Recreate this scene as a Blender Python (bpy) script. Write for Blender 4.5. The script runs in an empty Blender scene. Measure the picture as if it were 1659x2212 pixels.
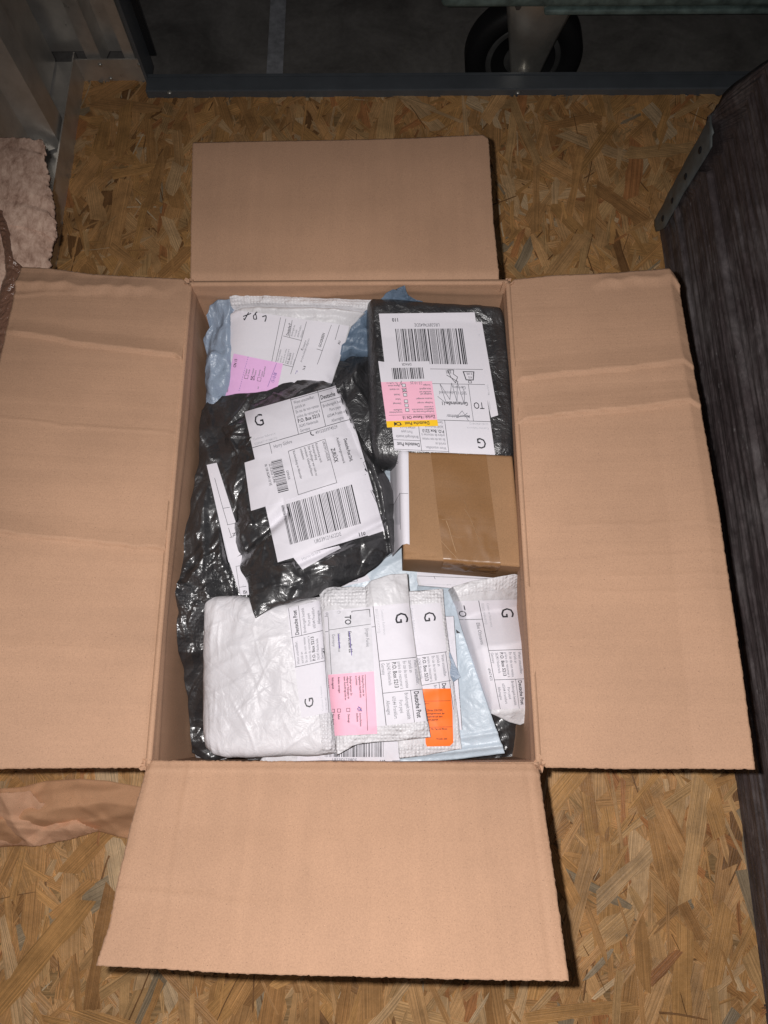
import bpy, math, random
import numpy as np
from mathutils import Vector, Matrix
from mathutils.bvhtree import BVHTree

random.seed(7)
RNG = np.random.default_rng(11)
SC = bpy.context.scene
COL = SC.collection

# ------------------------------------------------------------------ camera, world, flash, exposure
FPX, CX, CY = 1534.0, 829.5, 1106.0
CAM = np.array([0.0, 0.0, 1.0])
_Y = np.array([-25.5, 5081.0, -FPX]); _Y /= np.linalg.norm(_Y)
_X = np.array([5081.0, 25.5, 0.0]); _X /= np.linalg.norm(_X)
_Z = np.cross(_X, _Y)
MROT = np.array([_X, _Y, _Z])            # camera space -> world space
cd = bpy.data.cameras.new('camera')
cd.sensor_fit = 'VERTICAL'; cd.sensor_height = 24.0
cd.lens = FPX / 2212.0 * 24.0
cd.clip_start = 0.01; cd.clip_end = 60
cam = bpy.data.objects.new('camera', cd); COL.objects.link(cam)
mw = Matrix.Identity(4)
for r in range(3):
    for c in range(3):
        mw[r][c] = MROT[r][c]
    mw[r][3] = CAM[r]
cam.matrix_world = mw
SC.camera = cam

world = bpy.data.worlds.new('World'); SC.world = world; world.use_nodes = True
wb = world.node_tree.nodes['Background']
wb.inputs[0].default_value = (0.95, 0.92, 1.0, 1); wb.inputs[1].default_value = 0.022

fl = bpy.data.lights.new('phone_flash', 'SPOT')
fl.energy = 20; fl.shadow_soft_size = 0.0028; fl.color = (1.0, 0.965, 0.95)
fl.spot_size = math.radians(150); fl.spot_blend = 1.0
flo = bpy.data.objects.new('phone_flash', fl); COL.objects.link(flo)
flo.location = (-0.015, 0.0085, 1.0)
flo.rotation_euler = (math.radians(0), math.radians(-4), 0)

SC.view_settings.view_transform = 'Standard'
SC.view_settings.look = 'None'
SC.view_settings.exposure = 0.0
SC.view_settings.gamma = 1.0
SC.render.engine = 'CYCLES'
SC.cycles.use_denoising = True
SC.cycles.max_bounces = 6
SC.cycles.sample_clamp_indirect = 4

# ------------------------------------------------------------------ geometry helpers
R = 0.425                                  # height of the carton rim above the floor

def at(x, y, z):
    v = MROT @ np.array([x - CX, -(y - CY), -FPX])
    return CAM + v * ((z - 1.0) / v[2])

def ats(p, z):
    return at(p[0], p[1], z)

def to_px(P):
    P = np.asarray(P, float)
    q = (P - CAM) @ MROT
    return np.stack([CX - q[..., 0] / q[..., 2] * FPX, CY + q[..., 1] / q[..., 2] * FPX], -1)

def _conv(ox, oy, s):
    def f(*p):
        return (ox + p[0] * s, oy + p[1] * s) + tuple(p[2:])
    f.s = s; f.o = (ox, oy)
    return f
C1 = _conv(0, 0, .3637); C3 = _conv(1261.8, 109.7, .3968); C4 = _conv(384, 576, .26455)
C5 = _conv(768, 603.5, .248); C6 = _conv(384, 795.5, .2976); C7 = _conv(1097, 548.6, .3386)
B1 = _conv(768, 932.6, .26455); B2 = _conv(384, 1234.4, .26455); B3 = _conv(630.9, 1234.4, .3307)
D4 = _conv(0, 1590.9, .3637)
PXI = _conv(0, 0, 1)

def fade(t): return t * t * t * (t * (t * 6 - 15) + 10)
_perm = {}
def perlin(x, y, seed=0):
    if seed not in _perm:
        g = np.random.default_rng(seed + 100)
        a = g.random((256, 256)) * 2 * np.pi
        _perm[seed] = (np.cos(a), np.sin(a))
    gx, gy = _perm[seed]
    x = np.asarray(x, float); y = np.asarray(y, float)
    xi = np.floor(x).astype(int); yi = np.floor(y).astype(int)
    xf = x - xi; yf = y - yi
    def d(i, j):
        a = (xi + i) & 255; b = (yi + j) & 255
        return gx[a, b] * (xf - i) + gy[a, b] * (yf - j)
    u = fade(xf); v = fade(yf)
    return ((d(0, 0) * (1 - u) + d(1, 0) * u) * (1 - v) + (d(0, 1) * (1 - u) + d(1, 1) * u) * v) * 1.5

def crumple(amp, size, seed, angle=0.0, stretch=1.0, octs=3, sharp=True):
    """folded, creased film: heights in metres over world x, y"""
    ca, sa = math.cos(angle), math.sin(angle)
    def f(x, y):
        X = (x * ca + y * sa) / size / stretch; Y = (-x * sa + y * ca) / size
        wx = perlin(X * .7 + 3, Y * .7 + 9, seed + 5) * .9
        wy = perlin(X * .7 + 13, Y * .7 + 1, seed + 6) * .9
        X = X + wx; Y = Y + wy
        h = 0; a = 1.0
        for o in range(octs):
            n = perlin(X + o * 7.3, Y + o * 3.1, seed + o)
            h = h + a * ((.5 - 2 * np.sqrt(n * n + .0012)) if sharp else n)
            X = X * 2.0 + 2.1; Y = Y * 2.0; a *= .36
        return amp * h
    return f

def facets(conv, x, y, r, n, amp, seed, ang=0.0, spread=1.6, wmin=.004, wmax=.016):
    """straight creases with flat facets either side, like handled film; centre and radius given where it lies"""
    q = conv(x, y); p = at(q[0], q[1], .04 if conv is D4 else .37); g = random.Random(seed); L = []
    for i in range(n):
        a = ang + g.gauss(0, spread * .5); w = wmin + (wmax - wmin) * g.random() ** 2
        L.append((p[0] + g.uniform(-r, r), p[1] + g.uniform(-r, r), math.cos(a), math.sin(a), w, g.uniform(.010, .035) * (1.6 if conv is D4 else 1) + w, g.choice((1, 1, -.6)) * amp * (.35 + w / wmax)))
    def f(X, Y):
        h = 0
        for (cx_, cy_, c, s_, w, ln_, a) in L:
            d = -(X - cx_) * s_ + (Y - cy_) * c; t = (X - cx_) * c + (Y - cy_) * s_
            d = d + .0015 * np.sin(t * 90 + cx_ * 900)
            h = h + a * np.clip(1 - np.abs(d) / w, 0, 1) * np.clip(1.0 - (t / ln_) ** 2, 0, 1)
        return h
    return f

def addf(*fs):
    return lambda x, y: sum(f(x, y) for f in fs)

def new_obj(name, V, F, mats, parent=None, midx=None, smooth=True, uv=None):
    me = bpy.data.meshes.new(name)
    V = np.asarray(V, float)
    me.from_pydata([tuple(v) for v in V], [], [tuple(int(i) for i in f) for f in F])
    if not isinstance(mats, (list, tuple)): mats = [mats]
    for m in mats: me.materials.append(m)
    if midx is not None: me.polygons.foreach_set('material_index', np.asarray(midx, 'i'))
    if smooth: me.polygons.foreach_set('use_smooth', [True] * len(me.polygons))
    me.update()
    o = bpy.data.objects.new(name, me); COL.objects.link(o)
    if parent is not None: o.parent = parent
    return o

def tag(o, label=None, cat=None, group=None, kind=None):
    if label: o['label'] = label
    if cat: o['category'] = cat
    if group: o['group'] = group
    if kind: o['kind'] = kind
    return o

def empty(name, loc, label, cat, group=None):
    o = bpy.data.objects.new(name, None); COL.objects.link(o)
    o.location = loc; o.empty_display_size = .02
    tag(o, label, cat, group)
    o['_base'] = 1; del o['_base']
    return o

def child_of(parent, o):
    """keep world coordinates of a mesh made in world space"""
    o.parent = parent
    o.matrix_parent_inverse = Matrix.Translation(-Vector(parent.location))
    return o

def box_mesh(x0, x1, y0, y1, z0, z1, bev=0):
    V = [(x, y, z) for z in (z0, z1) for y in (y0, y1) for x in (x0, x1)]
    F = [(0, 2, 3, 1), (4, 5, 7, 6), (0, 1, 5, 4), (2, 6, 7, 3), (0, 4, 6, 2), (1, 3, 7, 5)]
    return V, F

def bevel(o, w, seg=2):
    m = o.modifiers.new('bevel', 'BEVEL'); m.width = w; m.segments = seg; m.limit_method = 'ANGLE'
    return o

def join_parts(parts):
    V = []; F = []; M = []
    for p in parts:
        n = len(V); V += [tuple(v) for v in p[0]]; F += [tuple(i + n for i in f) for f in p[1]]
        M += [p[2] if len(p) > 2 else 0] * len(p[1])
    return V, F, M

def lathe(profile, n=48, axis='y', c=(0, 0, 0)):
    V = []; F = []
    for i in range(n):
        a = 2 * math.pi * i / n
        for (r, h) in profile:
            if axis == 'y': V.append((c[0] + r * math.cos(a), c[1] + h, c[2] + r * math.sin(a)))
            elif axis == 'z': V.append((c[0] + r * math.cos(a), c[1] + r * math.sin(a), c[2] + h))
            else: V.append((c[0] + h, c[1] + r * math.cos(a), c[2] + r * math.sin(a)))
    m = len(profile)
    for i in range(n):
        j = (i + 1) % n
        for k in range(m - 1):
            F.append((i * m + k, j * m + k, j * m + k + 1, i * m + k + 1))
    return V, F

# ------------------------------------------------------------------ materials
def mat(name):
    m = bpy.data.materials.new(name); m.use_nodes = True
    nt = m.node_tree; b = nt.nodes['Principled BSDF']
    return m, nt, b

def N(nt, t, **kw):
    n = nt.nodes.new(t)
    for k, v in kw.items(): setattr(n, k, v)
    return n

def coords(nt, scale=(1, 1, 1), rot=(0, 0, 0), src='Object'):
    tc = N(nt, 'ShaderNodeTexCoord'); mp = N(nt, 'ShaderNodeMapping')
    mp.inputs['Scale'].default_value = scale; mp.inputs['Rotation'].default_value = rot
    nt.links.new(tc.outputs[src], mp.inputs[0])
    return mp.outputs[0]

def noise(nt, co, scale, detail=4, rough=.5, dist=0):
    n = N(nt, 'ShaderNodeTexNoise'); n.inputs['Scale'].default_value = scale
    n.inputs['Detail'].default_value = detail; n.inputs['Roughness'].default_value = rough
    n.inputs['Distortion'].default_value = dist
    nt.links.new(co, n.inputs['Vector']); return n.outputs['Fac']

def ramp(nt, fac, stops):
    r = N(nt, 'ShaderNodeValToRGB'); e = r.color_ramp.elements
    while len(e) < len(stops): e.new(.5)
    for i, (p, c) in enumerate(stops):
        e[i].position = p; e[i].color = (c[0], c[1], c[2], 1) if not isinstance(c, (int, float)) else (c, c, c, 1)
    nt.links.new(fac, r.inputs[0]); return r.outputs[0]

def mix(nt, a, b, fac, mode='MIX'):
    m = N(nt, 'ShaderNodeMix', data_type='RGBA', blend_type=mode)
    for s, v in ((6, a), (7, b), (0, fac)):
        if isinstance(v, (int, float)): m.inputs[s].default_value = v
        elif isinstance(v, tuple): m.inputs[s].default_value = (v + (1,))[:4]
        else: nt.links.new(v, m.inputs[s])
    return m.outputs[2]

def math_(nt, op, a, b=None):
    m = N(nt, 'ShaderNodeMath', operation=op)
    for i, v in enumerate((a, b)):
        if v is None: continue
        if isinstance(v, (int, float)): m.inputs[i].default_value = v
        else: nt.links.new(v, m.inputs[i])
    return m.outputs[0]

def bump(nt, b, h, strength=.3, dist=.001, prev=None):
    n = N(nt, 'ShaderNodeBump'); n.inputs['Strength'].default_value = strength
    n.inputs['Distance'].default_value = dist
    nt.links.new(h, n.inputs['Height'])
    if prev is not None: nt.links.new(prev, n.inputs['Normal'])
    nt.links.new(n.outputs[0], b.inputs['Normal']); return n.outputs[0]

def kraft(name, base, vary=.12, flute=None, seed=0, rough=.75):
    m, nt, b = mat(name)
    co = coords(nt)
    big = noise(nt, co, 9 + seed, 4, .6)
    fib = noise(nt, co, 900, 3, .7)
    spk = noise(nt, co, 1500, 2, .5)
    d = tuple(c * (1 - vary) for c in base); l = tuple(min(1, c * (1 + vary)) for c in base)
    c = ramp(nt, big, [(.3, d), (.7, l)])
    c = mix(nt, c, ramp(nt, fib, [(.35, .70), (.6, 1.0)]), .45, 'MULTIPLY')
    c = mix(nt, c, tuple(x * .35 for x in base), ramp(nt, spk, [(.27, 1.0), (.32, 0.0)]))
    c = mix(nt, c, tuple(min(1, x * 1.6) for x in base), ramp(nt, spk, [(.71, 0.0), (.76, .8)]))
    h = fib
    if flute is not None:
        sc = (0, 1, 0) if flute == 'y' else (1, 0, 0)
        cw = coords(nt, (60, 1400, 60) if flute == 'y' else (1400, 60, 60))
        fn = noise(nt, coords(nt, (4, 90, 4) if flute == 'y' else (90, 4, 4)), 1, 4, .6)
        c = mix(nt, c, ramp(nt, fn, [(.35, .94), (.65, 1.0)]), .8, 'MULTIPLY')
        p = bump(nt, b, fn, .35, .0015 if flute == 'y' else .0006)
        bump(nt, b, fib, .25, .0003, p)
    else:
        bump(nt, b, fib, .25, .0003)
    nt.links.new(c, b.inputs['Base Color'])
    b.inputs['Roughness'].default_value = rough
    b.inputs['Specular IOR Level'].default_value = .3
    return m

def plain(name, col, rough=.6, spec=.4, metal=0, n=None, vary=.06, bstr=.2, bd=.0004):
    m, nt, b = mat(name)
    co = coords(nt)
    f = noise(nt, co, n or 300, 4, .6)
    d = tuple(c * (1 - vary) for c in col); l = tuple(min(1, c * (1 + vary)) for c in col)
    nt.links.new(ramp(nt, f, [(.3, d), (.7, l)]), b.inputs['Base Color'])
    b.inputs['Roughness'].default_value = rough
    b.inputs['Specular IOR Level'].default_value = spec
    b.inputs['Metallic'].default_value = metal
    if bstr: bump(nt, b, f, bstr, bd)
    return m

def film(name, col, rough=.3, spec=.5, wr=.6, scale=60, dots=0.0, col2=None, coat=0.0, facet=0.0):
    """polyethylene mailing film with fine creases"""
    m, nt, b = mat(name)
    co = coords(nt)
    n1 = N(nt, 'ShaderNodeTexNoise'); n1.inputs['Scale'].default_value = scale; n1.inputs['Detail'].default_value = 5
    n1.inputs['Distortion'].default_value = 1.2; nt.links.new(co, n1.inputs['Vector'])
    ridg = math_(nt, 'ABSOLUTE', math_(nt, 'SUBTRACT', n1.outputs['Fac'], .5))
    n2 = noise(nt, co, scale * 4.5, 4, .6, .8)
    r2 = math_(nt, 'ABSOLUTE', math_(nt, 'SUBTRACT', n2, .5))
    p = bump(nt, b, ridg, wr, .005)
    if coat: b.inputs['Coat Weight'].default_value = coat; b.inputs['Coat Roughness'].default_value = .17
    p = bump(nt, b, r2, wr * .6, .0018, p)
    fine = noise(nt, co, 1100, 2, .5)
    p = bump(nt, b, fine, .12, .0003, p)
    at_ = N(nt, 'ShaderNodeAttribute', attribute_name='emb')
    v = N(nt, 'ShaderNodeTexVoronoi'); v.inputs['Scale'].default_value = 330
    v.inputs['Randomness'].default_value = .25
    nt.links.new(co, v.inputs['Vector'])
    dh = math_(nt, 'MULTIPLY', ramp(nt, v.outputs['Distance'], [(.2, 1.0), (.6, 0.0)]), at_.outputs['Fac'])
    p = bump(nt, b, dh, .8, .0007, p)
    if facet:
        # flat little facets between creases, each leaning its own way
        wn = N(nt, 'ShaderNodeTexNoise'); wn.inputs['Scale'].default_value = 22; wn.inputs['Detail'].default_value = 2; nt.links.new(co, wn.inputs['Vector'])
        wv = N(nt, 'ShaderNodeVectorMath', operation='SCALE'); wv.inputs['Scale'].default_value = .035; nt.links.new(wn.outputs['Color'], wv.inputs[0])
        wa = N(nt, 'ShaderNodeVectorMath', operation='ADD'); nt.links.new(co, wa.inputs[0]); nt.links.new(wv.outputs[0], wa.inputs[1])
        last = p
        for (sc_, k_, st_, rz_) in ((42, 1.0, (2.0, .55, 1), .35), (110, .6, (.7, 1.8, 1), -.4)):
            mp_ = N(nt, 'ShaderNodeMapping'); mp_.inputs['Scale'].default_value = st_; mp_.inputs['Rotation'].default_value = (0, 0, rz_); nt.links.new(wa.outputs[0], mp_.inputs[0])
            vo = N(nt, 'ShaderNodeTexVoronoi'); vo.inputs['Scale'].default_value = sc_; nt.links.new(mp_.outputs[0], vo.inputs['Vector'])
            sb = N(nt, 'ShaderNodeVectorMath', operation='SUBTRACT'); sb.inputs[1].default_value = (.5, .5, .5); nt.links.new(vo.outputs['Color'], sb.inputs[0])
            sk = N(nt, 'ShaderNodeVectorMath', operation='SCALE'); sk.inputs['Scale'].default_value = facet * k_; nt.links.new(sb.outputs[0], sk.inputs[0])
            ad = N(nt, 'ShaderNodeVectorMath', operation='ADD'); nt.links.new(last, ad.inputs[0]); nt.links.new(sk.outputs[0], ad.inputs[1])
            nn2 = N(nt, 'ShaderNodeVectorMath', operation='NORMALIZE'); nt.links.new(ad.outputs[0], nn2.inputs[0]); last = nn2.outputs[0]
        nt.links.new(last, b.inputs['Normal'])
        if coat: nt.links.new(last, b.inputs['Coat Normal'])
    big = noise(nt, co, 14, 3)
    c2 = col2 or tuple(c * .86 for c in col)
    nt.links.new(ramp(nt, big, [(.35, c2), (.65, col)]), b.inputs['Base Color'])
    rr = ramp(nt, noise(nt, co, 40, 3), [(.3, rough * .8), (.7, min(1, rough * 1.25))])
    nt.links.new(rr, b.inputs['Roughness'])
    b.inputs['Specular IOR Level'].default_value = spec
    return m

M_card = kraft('carton_kraft', (.445, .265, .168), .08, 'y')
M_cardx = kraft('carton_kraft_cross', (.445, .265, .168), .08, 'x', 1)
M_edge = kraft('carton_cut_edge', (.42, .27, .17), .2, None, 2)
M_brown = kraft('small_box_kraft', (.295, .165, .082), .10, None, 3)
M_tape = kraft('taped_kraft', (.235, .118, .046), .10, None, 4, .5)
M_tape.node_tree.nodes['Principled BSDF'].inputs['Coat Weight'].default_value = .35
M_tape.node_tree.nodes['Principled BSDF'].inputs['Coat Roughness'].default_value = .3
M_white = film('white_film', (.65, .635, .665), .40, .35, .45, 42, facet=.12)
M_white2 = film('white_padded_film', (.65, .64, .665), .38, .35, .3, 70, facet=.14)
M_blue = film('pale_blue_film', (.46, .53, .60), .40, .45, .35, 40)
M_bluegrey = film('grey_blue_film', (.25, .31, .40), .36, .5, .6, 45, facet=.25)
M_bluegrey2 = film('slate_blue_film', (.12, .17, .24), .4, .5, .6, 45, facet=.25)
M_black = film('black_film', (.024, .024, .026), .42, .9, .40, 50, col2=(.018, .018, .020), coat=.9, facet=.17)
M_black2 = film('dull_black_film', (.022, .022, .024), .44, .8, .5, 75, col2=(.016, .016, .018), coat=.6, facet=.08)
M_foil = film('silver_film', (.45, .45, .47), .25, .8, 1.0, 160)
M_paper = plain('label_paper', (.655, .635, .685), .6, .12, n=500, vary=.015, bstr=.1)
M_ink = plain('black_ink', (.025, .025, .03), .5, .3, bstr=0)
M_grey = plain('grey_ink', (.16, .16, .18), .5, .3, bstr=0)
M_lgrey = plain('faint_ink', (.42, .42, .45), .5, .3, bstr=0)
M_shade = plain('shaded_print', (.60, .59, .63), .5, .1, bstr=0)
M_pink = plain('pink_paper', (.83, .44, .56), .6, .3, vary=.02, bstr=.1)
M_lilac = plain('lilac_paper', (.72, .42, .70), .6, .3, vary=.02, bstr=.1)
M_yell = plain('yellow_print', (.86, .52, .02), .5, .3, vary=.02, bstr=0)
M_orange = plain('orange_paper', (.90, .17, .022), .45, .4, vary=.02, bstr=.1)
M_marker = plain('marker_ink', (.012, .012, .018), .35, .5, bstr=0)
M_bluepen = plain('violet_pen', (.10, .07, .28), .5, .3, bstr=0)
INK = {'paper': 0, 'ink': 1, 'grey': 2, 'lgrey': 3, 'pink': 4, 'lilac': 5, 'yellow': 6, 'orange': 7, 'marker': 8, 'pen': 9, 'shade': 10}
LABEL_MATS = [M_paper, M_ink, M_grey, M_lgrey, M_pink, M_lilac, M_yell, M_orange, M_marker, M_bluepen, M_shade]

def wood_dark():
    m, nt, b = mat('dark_weathered_wood')
    co = coords(nt, (18, 1.6, 18)); g = noise(nt, co, 3, 8, .7, 1.0)
    c = ramp(nt, g, [(.3, (.060, .045, .046)), (.5, (.105, .082, .084)), (.72, (.16, .132, .134))])
    bl = noise(nt, coords(nt, (1, .4, 1)), 16, 5, .7)
    c = mix(nt, c, (.24, .215, .215), ramp(nt, bl, [(.46, 0.0), (.68, .8)]))
    mo = noise(nt, coords(nt, (1, .6, 1)), 60, 8, .75, .4)
    c = mix(nt, c, ramp(nt, mo, [(.32, .45), (.62, 1.25)]), .9, 'MULTIPLY')
    v = N(nt, 'ShaderNodeTexNoise'); v.inputs['Scale'].default_value = 150; v.inputs['Detail'].default_value = 3
    nt.links.new(coords(nt, (1, .45, 1)), v.inputs['Vector'])
    c = mix(nt, c, (.32, .30, .30), ramp(nt, v.outputs['Fac'], [(.67, 0.0), (.76, .6)]))
    nt.links.new(c, b.inputs['Base Color']); b.inputs['Roughness'].default_value = .6
    p = bump(nt, b, g, .35, .004); p = bump(nt, b, mo, .4, .003, p); bump(nt, b, v.outputs['Fac'], .3, .001, p)
    return m
M_wood = wood_dark()

def steel(name, col, rough, n=30, st=(1, 1, 1)):
    m, nt, b = mat(name)
    f = noise(nt, coords(nt, st), n, 5, .6)
    nt.links.new(ramp(nt, f, [(.3, tuple(c * .7 for c in col)), (.7, col)]), b.inputs['Base Color'])
    nt.links.new(ramp(nt, f, [(.3, rough * .8), (.7, min(1, rough * 1.3))]), b.inputs['Roughness'])
    b.inputs['Metallic'].default_value = .5
    bump(nt, b, f, .15, .002)
    return m
M_galv = steel('galvanised_sheet', (.74, .71, .66), .34)
M_galvd = steel('dull_galvanised_angle', (.24, .26, .26), .6, 60)
M_fork = steel('caster_steel', (.70, .68, .62), .33, 20)
M_fork.node_tree.nodes['Principled BSDF'].inputs['Metallic'].default_value = .7
M_hub = steel('grimy_hub', (.16, .16, .155), .5, 40)
M_rubber = plain('black_rubber', (.012, .012, .013), .6, .4)
M_teal = plain('chipped_teal_paint', (.18, .25, .235), .5, .5, n=45, vary=.5, bstr=.5, bd=.002)
M_navy = plain('blue_grey_painted_steel', (.125, .14, .155), .34, .5, n=20, vary=.12, bstr=.1)
M_dark = plain('dark_steel', (.02, .021, .024), .5, .5)

def concrete():
    m, nt, b = mat('worn_concrete')
    f = noise(nt, coords(nt), 6, 8, .65, .6)
    c = ramp(nt, f, [(.34, (.13, .12, .108)), (.52, (.24, .225, .205)), (.66, (.33, .31, .285))])
    g = noise(nt, coords(nt), 120, 4)
    c = mix(nt, c, ramp(nt, g, [(.3, .75), (.7, 1.0)]), .7, 'MULTIPLY')
    nt.links.new(c, b.inputs['Base Color']); b.inputs['Roughness'].default_value = .7
    bump(nt, b, g, .3, .002)
    return m
M_conc = concrete()
M_line = plain('worn_white_line', (.42, .43, .45), .7, .3, n=60, vary=.3)

def osb_mat():
    m, nt, b = mat('strand_board')
    a = N(nt, 'ShaderNodeAttribute', attribute_name='tint')
    uv = N(nt, 'ShaderNodeUVMap', uv_map='UVMap')
    mp = N(nt, 'ShaderNodeMapping'); mp.inputs['Scale'].default_value = (5, 560, 1)
    nt.links.new(uv.outputs[0], mp.inputs[0])
    g = noise(nt, mp.outputs[0], 1, 6, .65, 0)
    mp2 = N(nt, 'ShaderNodeMapping'); mp2.inputs['Scale'].default_value = (6, 1500, 1)
    nt.links.new(uv.outputs[0], mp2.inputs[0])
    g2 = noise(nt, mp2.outputs[0], 1, 3, .6)
    c = mix(nt, a.outputs['Color'], ramp(nt, g, [(.3, .62), (.5, 1.0), (.7, 1.3)]), .9, 'MULTIPLY')
    c = mix(nt, c, ramp(nt, g2, [(.35, .55), (.6, 1.12)]), .75, 'MULTIPLY')
    bl = noise(nt, coords(nt), 25, 5, .7)
    c = mix(nt, c, ramp(nt, bl, [(.3, .66), (.6, 1.15)]), .85, 'MULTIPLY')
    nt.links.new(c, b.inputs['Base Color'])
    b.inputs['Roughness'].default_value = .42; b.inputs['Specular IOR Level'].default_value = .35
    p = bump(nt, b, g, .7, .0020)
    bump(nt, b, noise(nt, coords(nt), 160, 3, .6), .5, .0014, p)
    return m
M_osb = osb_mat()

def torn_mat():
    m, nt, b = mat('torn_fibrous_liner')
    co = coords(nt)
    f = noise(nt, coords(nt, (1.4, .7, 1)), 75, 10, .78, .3)
    c = ramp(nt, f, [(.34, (.26, .155, .11)), (.47, (.48, .315, .24)), (.62, (.70, .50, .39))])
    nt.links.new(c, b.inputs['Base Color']); b.inputs['Roughness'].default_value = .9
    b.inputs['Specular IOR Level'].default_value = .1
    bump(nt, b, f, .15, .0006)
    return m
M_torn = torn_mat()
M_tapegloss = film('clear_brown_tape', (.20, .105, .070), .18, .6, .6, 60)
M_tapel = plain('tape_glint', (.46, .30, .18), .3, .6, vary=.1)  # paler than the tape: crease highlights put into the colour
M_sack = kraft('kraft_sack_paper', (.74, .40, .22), .18, None, 2)
M_sack2 = kraft('kraft_sack_inner', (.88, .50, .31), .10, None, 5)

# ------------------------------------------------------------------ sheets and pillows
def resample(pts, n):
    P = np.array(pts); d = np.r_[0, np.cumsum(np.linalg.norm(np.diff(P, axis=0), axis=1))]
    t = np.linspace(0, d[-1], n + 1)
    return np.stack([np.interp(t, d, P[:, k]) for k in range(3)], 1)

def coons(T, Rr, B, L):
    nu, nv = len(T) - 1, len(L) - 1
    u = np.linspace(0, 1, nu + 1)[None, :, None]; v = np.linspace(0, 1, nv + 1)[:, None, None]
    S = (1 - v) * T[None] + v * B[None] + (1 - u) * L[:, None] + u * Rr[:, None]
    S = S - ((1 - u) * (1 - v) * T[0] + u * (1 - v) * T[-1] + (1 - u) * v * B[0] + u * v * B[-1])
    return S

def inside_poly(px, poly):
    x, y = px[..., 0], px[..., 1]; r = np.zeros(x.shape, bool); n = len(poly)
    for i in range(n):
        x1, y1 = poly[i]; x2, y2 = poly[(i + 1) % n]
        if y1 == y2: continue
        c = ((y1 > y) != (y2 > y)) & (x < (x2 - x1) * (y - y1) / (y2 - y1) + x1)
        r ^= c
    return r

def poly_dist(px, poly):
    d = np.full(px.shape[:-1], 1e9)
    for i in range(len(poly)):
        a = np.array(poly[i]); b = np.array(poly[(i + 1) % len(poly)]); ab = b - a
        t = np.clip(((px - a) @ ab) / (ab @ ab + 1e-9), 0, 1)
        d = np.minimum(d, np.linalg.norm(px - (a + t[..., None] * ab), axis=-1))
    return d

class Surf: pass

def patch(name, top, right, bottom, left, z, res=.0016, conv=PXI, bulge=0.0, n=3.0, pw=1.0, drop=.006,
          mat_=None, wr=None, masks=(), floor_mask=.10, parent=None, jit=None, emb=None, under=None, extra=None):
    """a filled sheet or pillow spanned between four outlines given where they stand"""
    def ln(pts):
        o = []
        for p in pts:
            q = conv(*p); zz = q[2] if len(q) > 2 else z
            o.append(at(q[0], q[1], R + zz))
        return o
    T, Rr, B, L = ln(top), ln(right), ln(bottom), ln(left)
    def length(a): return sum(np.linalg.norm(a[i + 1] - a[i]) for i in range(len(a) - 1))
    nu = max(4, int(max(length(T), length(B)) / res)); nv = max(4, int(max(length(L), length(Rr)) / res))
    S = coons(resample(T, nu), resample(Rr, nv), resample(B, nu), resample(L, nv))
    u = np.linspace(-1, 1, nu + 1)[None, :]; v = np.linspace(-1, 1, nv + 1)[:, None]
    prof = ((1 - np.abs(u) ** n) * (1 - np.abs(v) ** n)) ** pw
    base = S.copy(); S = S.copy(); S[..., 2] += bulge * prof
    if extra is not None: S[..., 2] += extra((u + 1) / 2, (v + 1) / 2)
    s = Surf()
    mpolys = [m for m in masks]
    def maskf(px):
        m = np.ones(px.shape[:-1])
        for poly in mpolys:
            ins = inside_poly(px, poly); d = poly_dist(px, poly)
            k = np.where(ins, floor_mask, floor_mask + (1 - floor_mask) * np.clip(d / 9.0, 0, 1))
            m = np.minimum(m, k)
        return m
    idx = np.arange((nu + 1) * (nv + 1)).reshape(nv + 1, nu + 1)
    Q = np.stack([idx[:-1, :-1], idx[1:, :-1], idx[1:, 1:], idx[:-1, 1:]], -1).reshape(-1, 4)
    s.bvh = BVHTree.FromPolygons([tuple(p) for p in S.reshape(-1, 3)], [tuple(map(int, q)) for q in Q])
    s.wr = wr; s.maskf = maskf; s.parent = parent
    px = to_px(S)
    h = wr(S[..., 0], S[..., 1]) * maskf(px) if wr is not None else np.zeros(S.shape[:2])
    D = S.copy(); D[..., 2] += h
    if jit is not None:                       # sideways wandering of the outline
        edge = (1 - prof) ** 5
        jx = perlin(S[..., 0] / jit[1] + 5, S[..., 1] / jit[1], 41); jy = perlin(S[..., 0] / jit[1], S[..., 1] / jit[1] + 8, 42)
        D[..., 0] += jit[0] * jx * edge; D[..., 1] += jit[0] * jy * edge
    U = base.copy(); U[..., :2] = D[..., :2]
    cen = U.reshape(-1, 3).mean(0)
    if under is None:
        inw = .985
        U[..., :2] = cen[:2] + (U[..., :2] - cen[:2]) * inw
        U[..., 2] = np.minimum(base[..., 2], D[..., 2]) - drop * (.35 + .65 * prof)
    else:
        U[..., 2] = D[..., 2] - under
    nV = D.shape[0] * D.shape[1]
    V = np.concatenate([D.reshape(-1, 3), U.reshape(-1, 3)])
    F = [tuple(q) for q in Q] + [tuple(q[::-1] + nV) for q in Q]
    ring = list(idx[0, :]) + list(idx[1:, -1]) + list(idx[-1, -2::-1]) + list(idx[-2:0:-1, 0])
    for i in range(len(ring)):
        a, b = ring[i], ring[(i + 1) % len(ring)]
        F.append((a, b, b + nV, a + nV))
    o = new_obj(name, V, F, mat_ or M_white)
    if emb is not None:
        e = np.concatenate([emb((u + 1) / 2 + 0 * v, (v + 1) / 2 + 0 * u).ravel()] * 2)
        at_ = o.data.attributes.new('emb', 'FLOAT', 'POINT'); at_.data.foreach_set('value', e.astype('f'))
    if parent is not None: child_of(parent, o)
    s.obj = o
    return s

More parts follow.
